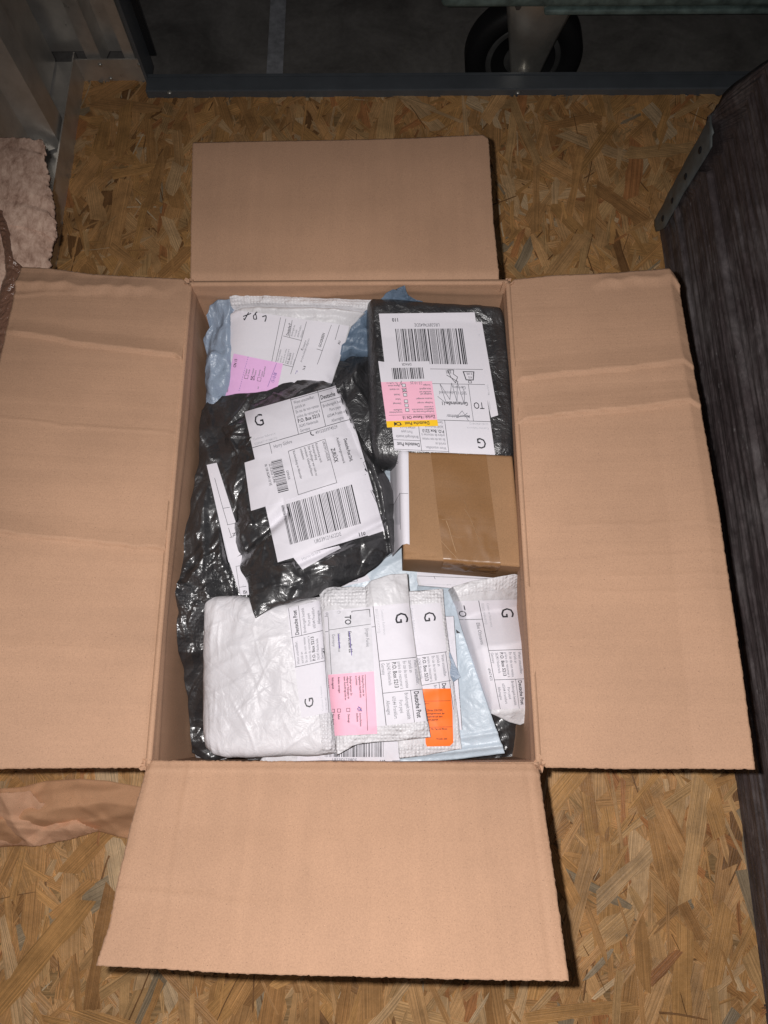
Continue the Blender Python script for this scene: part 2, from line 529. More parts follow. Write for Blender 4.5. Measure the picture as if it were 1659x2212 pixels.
# ------------------------------------------------------------------ printed matter
_glyph = {}
def glyphs(s, bold=False):
    k = (s, bold)
    if k not in _glyph:
        cu = bpy.data.curves.new('t', 'FONT'); cu.body = s; cu.size = 1.0; cu.resolution_u = 2
        cu.offset = .022 if bold else 0.004
        o = bpy.data.objects.new('t', cu)
        COL.objects.link(o)
        dg = bpy.context.evaluated_depsgraph_get()
        me = bpy.data.meshes.new_from_object(o.evaluated_get(dg))
        V = np.array([v.co[:2] for v in me.vertices]).reshape(-1, 2); F = [tuple(p.vertices) for p in me.polygons]
        bpy.data.objects.remove(o); bpy.data.curves.remove(cu); bpy.data.meshes.remove(me)
        _glyph[k] = (V, F)
    return _glyph[k]

class Canvas:
    def __init__(s): s.it = []                # (verts, faces, mat, layer)
    def text(s, x, y, t, size, rot=0, bold=False, m='ink', sx=.86, layer=2):
        V, F = glyphs(t, bold)
        if len(V) == 0: return
        V = V * [size * sx, -size] * 1.0
        a = math.radians(rot); c, q = math.cos(a), math.sin(a)
        W = np.stack([x + V[:, 0] * c - V[:, 1] * q, y + V[:, 0] * q + V[:, 1] * c], 1)
        s.it.append((W, F, m, layer))
    def poly(s, pts, m='ink', layer=1, step=None):
        pts = np.array(pts, float)
        if len(pts) == 4:
            a, b, c, d = pts
            L1 = max(np.linalg.norm(b - a), np.linalg.norm(c - d)); L2 = max(np.linalg.norm(d - a), np.linalg.norm(c - b))
            st = step or s.step
            nu = max(1, int(math.ceil(L1 / st))); nv = max(1, int(math.ceil(L2 / st)))
            V = []
            for j in range(nv + 1):
                for i in range(nu + 1):
                    u, v = i / nu, j / nv
                    V.append((a * (1 - u) + b * u) * (1 - v) + (d * (1 - u) + c * u) * v)
            F = [(j * (nu + 1) + i, j * (nu + 1) + i + 1, (j + 1) * (nu + 1) + i + 1, (j + 1) * (nu + 1) + i) for j in range(nv) for i in range(nu)]
            s.it.append((np.array(V), F, m, layer))
        else:
            s.it.append((pts, [tuple(range(len(pts)))], m, layer))
    def rect(s, x, y, w, h, m='ink', layer=1): s.poly([(x, y), (x + w, y), (x + w, y + h), (x, y + h)], m, layer)
    def line(s, x1, y1, x2, y2, w=.35, m='ink', layer=2):
        a = np.array((x1, y1), float); b = np.array((x2, y2), float); d = b - a; L = np.linalg.norm(d) + 1e-9
        p = np.array((-d[1], d[0])) / L * w / 2
        s.poly([a - p, b - p, b + p, a + p], m, layer)
    def frame(s, x, y, w, h, t=.3, m='ink'):
        s.line(x, y, x + w, y, t, m); s.line(x, y + h, x + w, y + h, t, m); s.line(x, y, x, y + h, t, m); s.line(x + w, y, x + w, y + h, t, m)
    def stroke(s, pts, w=.5, m='pen', layer=4):
        for a, b in zip(pts[:-1], pts[1:]): s.line(a[0], a[1], b[0], b[1], w, m, layer)
    def bars(s, x, y, w, h, seed, n=58, vertical=True, m='ink', layer=2):
        g = random.Random(seed); ws = [g.choice((1, 1, 1, 2, 2, 3)) for _ in range(2 * n + 1)]
        tot = sum(ws); p = 0
        for i, k in enumerate(ws):
            if i % 2 == 0:
                if vertical: s.rect(x + w * p / tot, y, w * k / tot * .92, h, m, layer)
                else: s.rect(x, y + h * p / tot, w, h * k / tot * .92, m, layer)
            p += k
    step = 1.8

def bilin(TL, TR, BR, BL, w, h):
    TL, TR, BR, BL = map(np.array, (TL, TR, BR, BL))
    def f(V):
        u = (V[:, 0] / w)[:, None]; v = (V[:, 1] / h)[:, None]
        return (TL * (1 - u) + TR * u) * (1 - v) + (BL * (1 - u) + BR * u) * v
    return f

def convmap(conv):
    def f(V): return V * conv.s + np.array(conv.o)
    return f

def attach(name, canvas, pmap, surf, parent, lift=.0004, gap=.00009):
    """lay printed paper on the surface it is stuck to"""
    V, F, M = [], [], []
    cv = Vector(CAM)
    for (P, faces, m, layer) in canvas.it:
        q = pmap(np.asarray(P, float)); pts = []; ok = []
        for p in q:
            d = Vector(MROT @ np.array([p[0] - CX, -(p[1] - CY), -FPX])).normalized()
            hit = surf.bvh.ray_cast(cv, d, 10)
            ok.append(hit[0] is not None)
            pts.append(hit[0] if hit[0] is not None else Vector((0, 0, 0)))
        A = np.array([tuple(p) for p in pts]).reshape(-1, 3)
        if surf.wr is not None:
            A[:, 2] += surf.wr(A[:, 0], A[:, 1]) * surf.maskf(q)
        A[:, 2] += lift + gap * layer
        base = len(V); V += [tuple(a) for a in A]
        for f in faces:
            if all(ok[i] for i in f): F.append(tuple(i + base for i in f)); M.append(INK[m])
    o = new_obj(name, V, F, LABEL_MATS, midx=M)
    # all faces look up
    me = o.data; me.calc_loop_triangles()
    import bmesh
    bm = bmesh.new(); bm.from_mesh(me); bm.normal_update()
    bmesh.ops.reverse_faces(bm, faces=[f for f in bm.faces if f.normal.z < 0])
    loose = [v for v in bm.verts if not v.link_faces]
    bmesh.ops.delete(bm, geom=loose, context='VERTS')
    used = sorted({f.material_index for f in bm.faces}); remap = {u: i for i, u in enumerate(used)}
    idx = [remap[f.material_index] for f in bm.faces]
    bm.to_mesh(me); bm.free()
    me.materials.clear()
    for u in used: me.materials.append(LABEL_MATS[u])
    me.polygons.foreach_set('material_index', idx); me.update()
    child_of(parent, o)
    return o

def dp_label(top=True, upto=142, w=100, name_=None, street=None, city=None, code=None, seed=1, phone=None, ref='SE2861474394YQ', paper_h=None, seedbars=3, strike=True, addr=True, icons=True):
    """the upright layout of the white postage label, in millimetres"""
    c = Canvas()
    H = paper_h or upto
    c.poly([(0, 0), (w, 0), (w, H), (0, H)], 'paper', 0)
    c.text(7, 16, 'G', 15, m='ink', sx=.9)
    c.text(2.5, 27, 'Customer Reference:', 3.0, m='lgrey'); c.text(2.5, 31.5, ref, 3.0, m='lgrey')
    c.line(46, 0, 46, 33, .45); c.line(46, 1.2, 100, 1.2, .4)
    for i, (t, b) in enumerate((('Wenn unzustellbar,', 0), ('zurück an', 0), ('En cas de non remise', 0), ('prière de retourner à', 0), ('P.O. Box 5213', 1), ('36243 Niederaula', 0), ('Germany', 0))):
        c.text(48, 5.6 + i * 4.35, t, 4.6 if b else 4.0, bold=bool(b), m='ink' if b else 'grey', sx=.80 if b else .66)
    c.line(73, 0, 73, 33, .45)
    c.text(74.2, 8.5, 'Deutsche Post', 5.4, bold=True, sx=.70); c.line(73, 11, 100, 11, .4)
    for i, (t, xx) in enumerate((('Briefentgelt bezahlt', 74.5), ('Port payé', 80), ('60544 Frankfurt', 76.5), ('Allemagne', 79.5))):
        c.text(xx, 16 + i * 5, t, 4.1, m='grey', sx=.70)
    c.line(0, 33, 100, 33, .5)
    if H > 45 and addr:
        c.line(17, 33, 17, 70, .4)
        c.text(4, 52, 'TO', 9.5, bold=False, sx=.8)
        if name_: c.text(20, 39, name_, 4.6, m='grey', sx=.75)
        if street: c.text(20, 52, street, 5.2, bold=True, m='ink', sx=.78)
        if city: c.text(20, 62.5, city, 4.6, m='grey', sx=.78)
        c.text(20, 68, 'Germany', 4.6, m='grey', sx=.78)
        if phone: c.text(62, 37.5, phone, 4.2, m='grey', sx=.8)
    if H > 85:
        c.line(0, 70, 100, 70, .4)
        if icons:
            c.poly([(9, 83), (21, 83), (19, 74), (11, 74)], 'ink', 1); c.poly([(10.2, 82.2), (19.8, 82.2), (18.2, 74.8), (11.8, 74.8)], 'paper', 2)
            c.text(12.5, 77.8, 'KG', 3.0, layer=3); c.text(11.6, 81.4, '0.105', 3.0, layer=3)
            c.frame(13.5, 71.3, 3, 2.2, .5)
            c.stroke([(30, 71), (27, 77), (31, 80), (30, 84), (36, 84), (34, 77), (30, 71)], .6, 'ink'); c.stroke([(27, 72), (38, 79)], .6, 'ink'); c.bars(33, 80.5, 5, 3.5, 4, 3)
        c.line(0, 85, 100, 85, .4)
        c.bars(15, 90, 70, 36, seedbars, 46)
        if code: c.text(38, 131.5, code, 5.0, sx=.75, m='grey')
        c.text(80, 137, '110', 5.2, sx=.9, bold=True)
    return c

# ------------------------------------------------------------------ the setting: board floor, concrete, threshold
FX0, FX1, FY0, FY1 = -0.60, 0.62, -0.62, 1.117
STEP_Y = 1.080                                    # the board ends earlier behind the threshold
def build_floor():
    tints = [(.78, .415, .165), (.84, .475, .205), (.72, .375, .140), (.86, .54, .27), (.60, .305, .115), (.80, .425, .155), (.46, .34, .21),
             (.66, .29, .11), (.90, .62, .35), (.38, .19, .075), (.78, .46, .20)]
    wts = np.array([18, 16, 15, 8, 6, 16, 1.6, 4, 2.5, 1.6, 13]); wts /= wts.sum()
    V, F, T, UV = [], [], [], []
    def quad(ps, tint, uvs):
        n = len(V); V.extend(ps); F.append((n, n + 1, n + 2, n + 3)); T.append(tint); UV.extend(uvs)
    quad([(FX0, FY0, 0), (FX1, FY0, 0), (FX1, FY1, 0), (FX0, FY1, 0)], (.5, .30, .13), [(0, 0), (1, 0), (1, 1), (0, 1)])
    cs = .006; gx = int((FX1 - FX0) / cs) + 2; gy = int((FY1 - FY0) / cs) + 2
    lev = np.zeros((gx, gy), int)
    g = np.random.default_rng(5)
    n = 11500
    for i in range(n):
        big = g.random()
        L = g.uniform(.06, .15) if big < .5 else g.uniform(.018, .07)
        W = (g.uniform(.010, .030) if big < .34 else g.uniform(.003, .014)) * (1.0 if L > .04 else .6)
        if i > n * .55 and big >= .45: W *= .8
        thin = i > n * .5 and g.random() < .14
        if thin: W = g.uniform(.0007, .0024); L = g.uniform(.015, .07)
        x = g.uniform(FX0, FX1); y = g.uniform(FY0, FY1)
        a = math.pi / 2 + g.normal(0, .55) if g.random() < .8 else g.uniform(0, math.pi)
        dx, dy = math.cos(a), math.sin(a); nx, ny = -dy, dx
        m = 5; ts = np.linspace(-.5, .5, m + 1)
        bend = g.normal(0, .012) * L
        s0, s1 = np.clip(g.normal(0, .5, 2) * W, -L * .08, L * .08)
        wl = W / 2 * (1 + g.normal(0, .16, m + 1)); wr_ = W / 2 * (1 + g.normal(0, .16, m + 1))
        if g.random() < .25: wl[0] *= .4; wr_[0] *= .6
        if g.random() < .25: wl[-1] *= .6; wr_[-1] *= .3
        Lp, Rp = [], []
        for k, t in enumerate(ts):
            c = bend * (t * t * 4)
            sk0 = (s0 if k == 0 else 0) + (s1 if k == m else 0)
            Lp.append((x + dx * (L * t + sk0) + nx * (c + wl[k]), y + dy * (L * t + sk0) + ny * (c + wl[k])))
            Rp.append((x + dx * (L * t - sk0) + nx * (c - wr_[k]), y + dy * (L * t - sk0) + ny * (c - wr_[k])))
        pts = np.array(Lp + Rp); pts[:, 0] = np.clip(pts[:, 0], FX0, FX1); pts[:, 1] = np.clip(pts[:, 1], FY0, FY1)
        # cells touched
        q = []
        for t in np.linspace(0, m, max(3, int(L / cs * 1.3))):
            k = min(m - 1, int(t)); f = t - k
            for s in np.linspace(0, 1, max(2, int(W / cs * 1.5) + 1)):
                pa = pts[k] * (1 - f) + pts[k + 1] * f; pb = pts[m + 1 + k] * (1 - f) + pts[m + 2 + k] * f
                p = pa * (1 - s) + pb * s
                q.append((int((p[0] - FX0) / cs), int((p[1] - FY0) / cs)))
        q = np.array(q)
        qq = np.concatenate([q + o for o in ((0, 0), (1, 0), (0, 1), (-1, 0), (0, -1))]); qq = np.clip(qq, 0, (gx - 1, gy - 1))
        l = lev[qq[:, 0], qq[:, 1]].max() + 1; lev[qq[:, 0], qq[:, 1]] = l
        z = .00005 * l
        ti = np.array((.30, .15, .06) if (thin and i % 4) else (.92, .70, .44) if thin else tints[g.choice(len(tints), p=wts)]) * g.uniform(.82, 1.12)  # dark slivers paint in shadow lines at strand edges; pale slivers are wood
        u0 = g.uniform(0, 50); v0 = g.uniform(0, 50)
        for k in range(m):
            quad([(*pts[k], z), (*pts[m + 1 + k], z), (*pts[m + 2 + k], z), (*pts[k + 1], z)], tuple(ti),
                 [(u0 + p_[0] * dx + p_[1] * dy, v0 + p_[0] * nx + p_[1] * ny) for p_ in (pts[k], pts[m + 1 + k], pts[m + 2 + k], pts[k + 1])])
    me = bpy.data.meshes.new('board_floor'); me.from_pydata(V, [], F); me.materials.append(M_osb)
    ca = me.attributes.new('tint', 'FLOAT_COLOR', 'FACE')
    ca.data.foreach_set('color', np.array([(t[0], t[1], t[2], 1) for t in T], 'f').ravel())
    uv = me.uv_layers.new(name='UVMap'); uv.data.foreach_set('uv', np.array(UV, 'f').ravel())
    import bmesh
    bm = bmesh.new(); bm.from_mesh(me); bm.normal_update()
    bmesh.ops.reverse_faces(bm, faces=[f for f in bm.faces if f.normal.z < 0]); bm.to_mesh(me); bm.free()
    o = bpy.data.objects.new('board_floor', me); COL.objects.link(o); tag(o, kind='structure')
    # thickness of the board under it
    V, F = box_mesh(FX0, FX1, FY0, FY1, -.022, -.002)
    ob = new_obj('floor_board_core', V, F, M_edge, smooth=False); tag(ob, kind='structure')
build_floor()

CZ = -.13                                        # concrete yard behind and below
def sheet(name, x0, x1, y0, y1, z, m):
    o = new_obj(name, [(x0, y0, z), (x1, y0, z), (x1, y1, z), (x0, y1, z)], [(0, 1, 2, 3)], m, smooth=False)
    return tag(o, kind='structure')
sheet('concrete_floor', -14, 14, -14, 14, CZ, M_conc)
a = at(577, 150, CZ); b_ = at(612, 150, CZ)
sheet('painted_line', a[0], b_[0], 1.0, 9, CZ + .004, M_line)

# threshold sill
yth = at(830, 163, .018)[1]
V, F = box_mesh(-.417, 1.15, 1.073, yth, .001, .018)
th = new_obj('threshold_strip', V, F, M_navy, smooth=False)
V2, F2 = box_mesh(-.417, 1.15, yth + .0005, yth + .004, CZ + .001, .0195)
rp = []
E_th = empty('door_threshold', (0.3, 1.1, 0), 'dark blue-grey metal threshold strip along the back edge of the board floor', 'threshold')
child_of(E_th, bevel(th, .002)); th.name = 'sill_plate'
child_of(E_th, new_obj('outer_lip', V2, F2, M_navy, smooth=False))
for px in (366, 1119):
    p = at(px, 199, .0181)
    V, F = lathe([(0, .0026), (.0025, .0022), (.0042, .0008), (.0045, 0)], 20, 'z', (p[0], p[1], .0181))
    child_of(E_th, new_obj('screw', V, F, M_fork))

# ribbed steel walls
def ribbed(name, along, fixed, t0, t1, z0, z1, ribs, depth, label, parent=None, sgn=1):
    """ribs = list of (start, top start, top end, end); profile extruded upward"""
    prof = [(t0, 0)]
    for (a, b, c, d) in ribs: prof += [(a, 0), (b, 1), (c, 1), (d, 0)]
    prof.append((t1, 0)); V = []; F = []
    for (t, h) in prof:
        for z in (z0, z1):
            f = fixed + sgn * depth * h
            V.append((f, t, z) if along == 'y' else (t, f, z))
    for i in range(len(prof) - 1): F.append((2 * i, 2 * i + 2, 2 * i + 3, 2 * i + 1))
    o = new_obj(name, V, F, M_galv, smooth=False)
    m = o.modifiers.new('thick', 'SOLIDIFY'); m.thickness = .0015; m.offset = -sgn if along == 'y' else sgn
    return o
E_lw = empty('side_wall', (-.58, .5, 0), 'ribbed galvanised steel side wall of the enclosure at the left', 'metal wall')
ribs = []
for k in range(-5, 7):
    y = .955 + k * .19
    if y + .05 < 1.12: ribs.append((y - .035, y - .018, y + .030, y + .047))
child_of(E_lw, ribbed('ribbed_panel', 'y', -.574, -.62, 1.125, .035, 1.7, ribs, .034, '', sgn=1))
V, F = box_mesh(-.5365, -.5340, FY0, 1.125, .0005, .050)
child_of(E_lw, new_obj('floor_rail', V, F, M_galv, smooth=False))
V, F = box_mesh(-.612, -.5368, FY0, 1.125, .028, .031)
child_of(E_lw, new_obj('rail_shelf', V, F, M_galv, smooth=False))
E_bw = empty('rear_wall', (-.47, 1.13, 0), 'narrow ribbed steel wall panel beside the doorway, behind the board floor', 'metal wall')
ribs = [(-.522, -.515, -.490, -.483), (-.456, -.449, -.431, -.424)]
child_of(E_bw, ribbed('ribbed_panel', 'x', 1.150, -.60, -.4200, .030, 1.7, ribs, .030, '', sgn=-1))
V, F = box_mesh(-.5338, -.4200, 1.112, 1.1145, .0005, .046)
pl = new_obj('foot_plate', V, F, M_galv, smooth=False); child_of(E_bw, pl)
for (px, py) in ((225, 149), (232, 172), (309, 149)):
    p = at(px, py, .02)
    zz = .036 if py < 160 else .008
    V, F = lathe([(0, -.003), (.0022, -.0026), (.0038, -.0008), (.004, 0)], 18, 'y', (p[0], 1.112, zz))
    child_of(E_bw, new_obj('rivet', V, F, M_fork))
V, F = box_mesh(-.4198, -.4150, 1.100, 1.150, .0, 1.7)
child_of(E_bw, new_obj('door_post', V, F, M_navy, smooth=False))
V, F = box_mesh(-.4148, -.4040, 1.1500, 1.154, .021, 1.7)
child_of(E_bw, new_obj('post_gasket', V, F, M_dark, smooth=False))

# old wooden bin at the right
bx = .4563
E_bin = empty('wooden_bin', (bx + .3, .1, 0), 'dark weathered wooden bin standing along the right side of the board floor', 'bin')
def bin_side():
    ys = np.linspace(-1.0, .796, 500); zs = np.linspace(0, .70, 240)
    Yg, Zg = np.meshgrid(ys, zs)
    plank = np.zeros_like(Zg); edges = [.17, .37, .58]
    x = bx + .000 * Zg
    for e in edges: x = x + .004 * np.exp(-((Zg - e) / .0035) ** 2)
    for k, e in enumerate([0] + edges):
        hi = (edges + [9])[k]; x = np.where((Zg >= e) & (Zg < hi), x + (-.004 if k % 2 else .003), x)
    x = x + .0022 * perlin(Yg * 3, Zg * 45, 61) + .0012 * perlin(Yg * 9, Zg * 140, 62) + .004 * perlin(Yg * 1.5, Zg * 4, 63)
    n, m = Yg.shape; V = np.stack([x, Yg, Zg], -1).reshape(-1, 3)
    # upper outline, rounded at the far corner
    idx = np.arange(n * m).reshape(n, m)
    top = .262 + 0 * ys; V = V.reshape(n, m, 3)
    t = np.clip((ys - (.796 - .035)) / .035, 0, 1); lim = .285 - .03 * t ** 2
    lim = np.clip(.250 + (.796 - ys) / .058 * .11, .250, .36) - .012 * np.clip((ys - .780) / .016, 0, 1) ** 2
    V[..., 2] = V[..., 2] * (lim[None, :] / .70)
    V = V.reshape(-1, 3)
    F = [(idx[i, j], idx[i + 1, j], idx[i + 1, j + 1], idx[i, j + 1]) for i in range(n - 1) for j in range(m - 1)]
    o = new_obj('side_planks', V, F, M_wood); md = o.modifiers.new('t', 'SOLIDIFY'); md.thickness = .022; md.offset = -1
    return o
child_of(E_bin, bin_side())
V, F = box_mesh(bx + .010, 1.10, .775, .7955, .0, .246)
child_of(E_bin, bevel(new_obj('end_planks', V, F, M_wood, smooth=False), .006))
V, F = box_mesh(bx + .028, 1.10, -1.0, .774, .205, .225)
child_of(E_bin, new_obj('contents_board', V, F, M_wood, smooth=False))
V, F = box_mesh(bx - .008, bx + .001, -1.0, .79, .084, .092)
child_of(E_bin, bevel(new_obj('ledge', V, F, M_wood, smooth=False), .002))
def bracket():
    P = []; zs = np.linspace(.018, .228, 40); w = .040
    V = []; F = []
    for i, z in enumerate(zs):
        t = i / 39; ww = w * (1.0 if t > .15 else .55 + .45 * t / .15) * (1 if t < .95 else .7)
        for (dx, dy) in ((-.0065, -ww), (-.0075, -ww * .5), (-.0068, -.001), (-.0045, .0035), (.03, .0038)):
            wob = .0012 * perlin(z * 30, dy * 60, 71)
            V.append((bx + dx + wob, .796 + dy + .002 * perlin(z * 25, 1.5, 72), z))
    for i in range(39):
        for k in range(4): F.append((i * 5 + k, i * 5 + k + 1, i * 5 + 6 + k, i * 5 + 5 + k))
    o = new_obj('corner_bracket', V, F, M_galvd); md = o.modifiers.new('t', 'SOLIDIFY'); md.thickness = .002; md.offset = -1
    child_of(E_bin, o)
    for z in (.05, .09, .14, .19):
        V, F = lathe([(0, -.003), (.004, -.002), (.006, 0)], 14, 'x', (bx - .0085, .796 - .022, z))
        child_of(E_bin, new_obj('nail', V, F, M_dark))
bracket()

# trolley in the yard
tc = at(1128, 118, CZ + .107)
E_tr = empty('trolley', (tc[0], tc[1], CZ), 'trolley with chipped teal frame and rubber caster beyond the threshold', 'trolley')
def rounded_bar(x0, x1, y0, y1, z0, z1, r, name, m):
    V, F = box_mesh(x0, x1, y0, y1, z0, z1); o = new_obj(name, V, F, m, smooth=True); bevel(o, r, 4); child_of(E_tr, o); return o
zt = .128
yfr = tc[1] - .065
zb = max((z_ for z_ in np.linspace(.0, .3, 601) if to_px((tc[0], yfr, z_))[1] > 24), default=.1)
zt = zb + .032; f0 = at(955, 12, zt); fe = (0, yfr, 0)
rounded_bar(f0[0], 1.6, fe[1] - .0, fe[1] + .45, zt - .03, zt, .012, 'frame', M_teal)
g0 = at(1175, 38, zb - .012)
rounded_bar(g0[0], 1.6, yfr + .004, yfr + .02, zb - .012, zb - .002, .004, 'cross_rail', M_teal)
w0 = at(1085, 30, .10); w1 = at(1245, 30, .10)
V, F = box_mesh(w0[0], w1[0], tc[1] - .02, tc[1] + .09, zb - .008, zb - .001)
child_of(E_tr, new_obj('swivel_plate', V, F, M_fork, smooth=False))
r = .107
prof = [(.035, -.012), (.040, -.016), (.070, -.016), (.074, -.022), (.086, -.026), (r - .006, -.024), (r, -.016), (r, .016), (r - .006, .024), (.086, .026), (.074, .022), (.040, .016), (.035, .012), (.035, -.012)]
V, F = lathe(prof, 64, 'y', tuple(tc)); tyre = new_obj('wheel', V, F, M_rubber); child_of(E_tr, tyre)
V, F = lathe([(0, -.020), (.014, -.020), (.016, -.012), (.040, -.010), (.066, -.018), (.070, -.0155), (.070, .0155), (0, .0155)], 48, 'y', tuple(tc))
hub = new_obj('wheel_hub', V, F, M_hub); child_of(E_tr, hub)
def fork(side):
    n = 30; V = []; F = []
    for i in range(n + 1):
        zf = zb + .006; t = i / n; z = zf - t * (zf - tc[2] + .022)
        wl = .058 * (1 - t) ** 1.0 + .022 * t; wr_ = .064 * (1 - t) ** 1.1 + .026 * t
        for k in range(17):
            s = k / 16 * 2 - 1; x = tc[0] + .004 + (wl if s < 0 else wr_) * s
            y = tc[1] + side * (.036 + .014 * (1 - s * s) * (1 - t * .6) - .004 * t)
            V.append((x, y, z))
    for i in range(n):
        for k in range(16): F.append((i * 17 + k, i * 17 + k + 1, i * 17 + k + 18, i * 17 + k + 17))
    o = new_obj('fork_leg', V, F, M_fork); md = o.modifiers.new('t', 'SOLIDIFY'); md.thickness = .003
    child_of(E_tr, o)
fork(-1); fork(1)
for dx_ in (-.034, .040):
    V, F = lathe([(0, -.004), (.005, -.004), (.006, 0)], 6, 'y', (tc[0] + dx_, tc[1] - .048, zb - .004)); child_of(E_tr, new_obj('fork_bolt', V, F, M_hub, smooth=False))
V, F = lathe([(0, -.062), (.011, -.062), (.012, -.045), (.012, .05), (0, .05)], 20, 'y', tuple(tc)); child_of(E_tr, new_obj('axle_bolt', V, F, M_fork))

# ------------------------------------------------------------------ the open carton
xl, xr, yf, yb = -.1815, .1175, -.0285, .3990
E_box = empty('open_carton', ((xl + xr) / 2, (yf + yb) / 2, 0), 'large open brown carton full of returned parcels, its four flaps folded out', 'carton')
def wall(name, p0, p1, inward, seed, wob=.0025, m=M_card):
    """upright corrugated sheet from p0 to p1 (xy) with soft dents"""
    n, k = 120, 110; V = []; 
    p0 = np.array(p0); p1 = np.array(p1); nrm = np.array(inward)
    s = np.linspace(0, 1, n + 1)[None, :]; z = np.linspace(.006, R, k + 1)[:, None]
    P = p0[None, None] * (1 - s[..., None]) + p1[None, None] * s[..., None] + 0 * z[..., None]
    prof = (1 - (2 * s - 1) ** 4) * np.clip((R - z) / .04, 0, 1)
    hh = wob * prof * (1.4 * perlin(s * 2.2 + seed, z * 5, seed) + .25 * perlin(s * 7 + seed, z * 18, seed + 1))
    hh = hh - (.013 if inward[0] < 0 else .004 if abs(inward[0]) else .004) * (1 - (2 * s - 1) ** 4) * np.clip((R - z) / .10, 0, 1) ** 1.2 * (1 - np.clip((R - z) / .3, 0, 1) * .5)
    hh = hh + .0012 * np.exp(-((z - (R - .016 - .01 * perlin(s * 2, 0 * s, seed))) / .003) ** 2)
    P = P + hh[..., None] * nrm
    V = np.concatenate([P, z[..., None] + 0 * s[..., None]], -1).reshape(-1, 3)
    idx = np.arange((n + 1) * (k + 1)).reshape(k + 1, n + 1)
    F = np.stack([idx[:-1, :-1], idx[:-1, 1:], idx[1:, 1:], idx[1:, :-1]], -1).reshape(-1, 4)
    o = new_obj(name, V, F, m); md = o.modifiers.new('t', 'SOLIDIFY'); md.thickness = .004; md.offset = 1 if inward[0] + inward[1] > 0 and False else 0
    child_of(E_box, o)
wall('side_wall', (xl, yf), (xl, yb), (1, 0), 3); wall('side_wall', (xr, yb), (xr, yf), (-1, 0), 8)
wall('side_wall', (xl, yb), (xr, yb), (0, -1), 13, m=M_cardx); wall('side_wall', (xr, yf), (xl, yf), (0, 1), 18, .002, m=M_cardx)
V, F = box_mesh(xl + .003, xr - .003, yf + .003, yb - .003, .003, .007)
child_of(E_box, new_obj('carton_base', V, F, M_card, smooth=False))

def ridge(y0, amp, w1, w2, wob, seed, u0=0.0, u1=1.0, slope=0.0):
    """crushed crease across a flap: slow rise, sudden step down; position in v, along u"""
    def f(u, v):
        p = y0 + slope * u + wob * perlin(u * 9 + seed, 0 * u, seed); d = v - p
        h = np.where(d < 0, np.clip(1 + d / w1, 0, 1), np.clip(1 - d / w2, 0, 1))
        h = h ** 1.3
        return amp * h * np.clip((u - u0) / .06 + .2, 0, 1) * np.clip((u1 - u) / .3 + .15, 0, 1)
    return f
def sway(amp, fx, fy, seed): return lambda u, v: amp * perlin(u * fx + seed, v * fy + 3, seed)
def flap(name, top, right, bottom, left, extra, m, jit=(.0006, .0011)):
    s = patch(name, top, right, bottom, left, 0, res=.0016, extra=extra, mat_=m, under=.004, jit=jit, parent=E_box)
    return s
flap('flap', [(411, 604), (417, 306, ), ][::-1] and [(416, 308, .004), (640, 304, .001), (900, 298, .0), (1043, 291, .004), (1055, 300, .004)],
     [(1055, 300, .004), (1066, 480, .002), (1079, 603, 0)], [(411, 605, -.001), (1079, 603, -.001)], [(416, 308, .004), (413, 450, .003), (411, 605, -.001)],
     addf(sway(.0016, 2, 2, 4), lambda u, v: -.0030 * np.exp(-((v - 1.0) / .03) ** 2)), M_cardx)
flap('flap', [(45, 577, .006), (110, 580, .006), (200, 592, .004), (300, 597, .002), (395, 603, 0), (408, 615, 0)],
     [(408, 615, 0), (385, 880, 0), (352, 1250, 0), (320, 1648, 0)], [(-165, 1663, .050), (60, 1660, .026), (200, 1659, .010), (305, 1659, .0), (320, 1648, 0)],
     [(45, 577, .006), (-60, 1040, .025), (-165, 1663, .050)],
     addf(ridge(.165, .0034, .035, .004, .002, 3, 0, 1.3, .022), ridge(.590, .0034, .045, .004, .003, 6, 0, 1.3, .012), ridge(.045, .004, .03, .02, .01, 9, -.3, .9, -.02),
          ridge(.36, .0010, .004, .004, .002, 12, .0, 1.3), ridge(.80, .0007, .02, .004, .002, 15, .0, 1.3), sway(.0014, 1.2, 3, 7), sway(.00016, 2, 40, 8), lambda u, v: ridge(.075, .0012, .012, .004, .002, 44, -.3, .5, -.06)(u, v)), M_card)
flap('flap', [(1100, 618, 0), (1110, 603, 0), (1200, 594, .002), (1330, 590, .006), (1445, 580, .010), (1464, 604, .006)],
     [(1464, 604, .006), (1500, 800, .008), (1552, 1100, .012), (1605, 1450, .020), (1632, 1662, .028)],
     [(1166, 1646, 0), (1180, 1658, 0), (1330, 1661, .006), (1500, 1661, .014), (1632, 1662, .028)], [(1100, 618, 0), (1128, 1090, 0), (1166, 1646, 0)],
     addf(ridge(.243, .0030, .045, .004, .0015, 23, .02, 1.1, -.028), ridge(.335, .0040, .050, .004, .0015, 26, .02, 1.1, -.030), ridge(.02, .003, .03, .02, .01, 29, .5, 1.6),
          ridge(.56, .0006, .01, .004, .002, 31, .2, 1.3), ridge(.78, .0007, .02, .004, .002, 32, .0, 1.3), sway(.0012, 1.2, 3, 17), sway(.00016, 2, 44, 18), ridge(.62, .0005, .006, .004, .002, 45, .4, 1.3), ridge(.66, .0005, .006, .004, .002, 46, .4, 1.3), ridge(.69, .0005, .006, .004, .002, 47, .3, 1.3)), M_card)
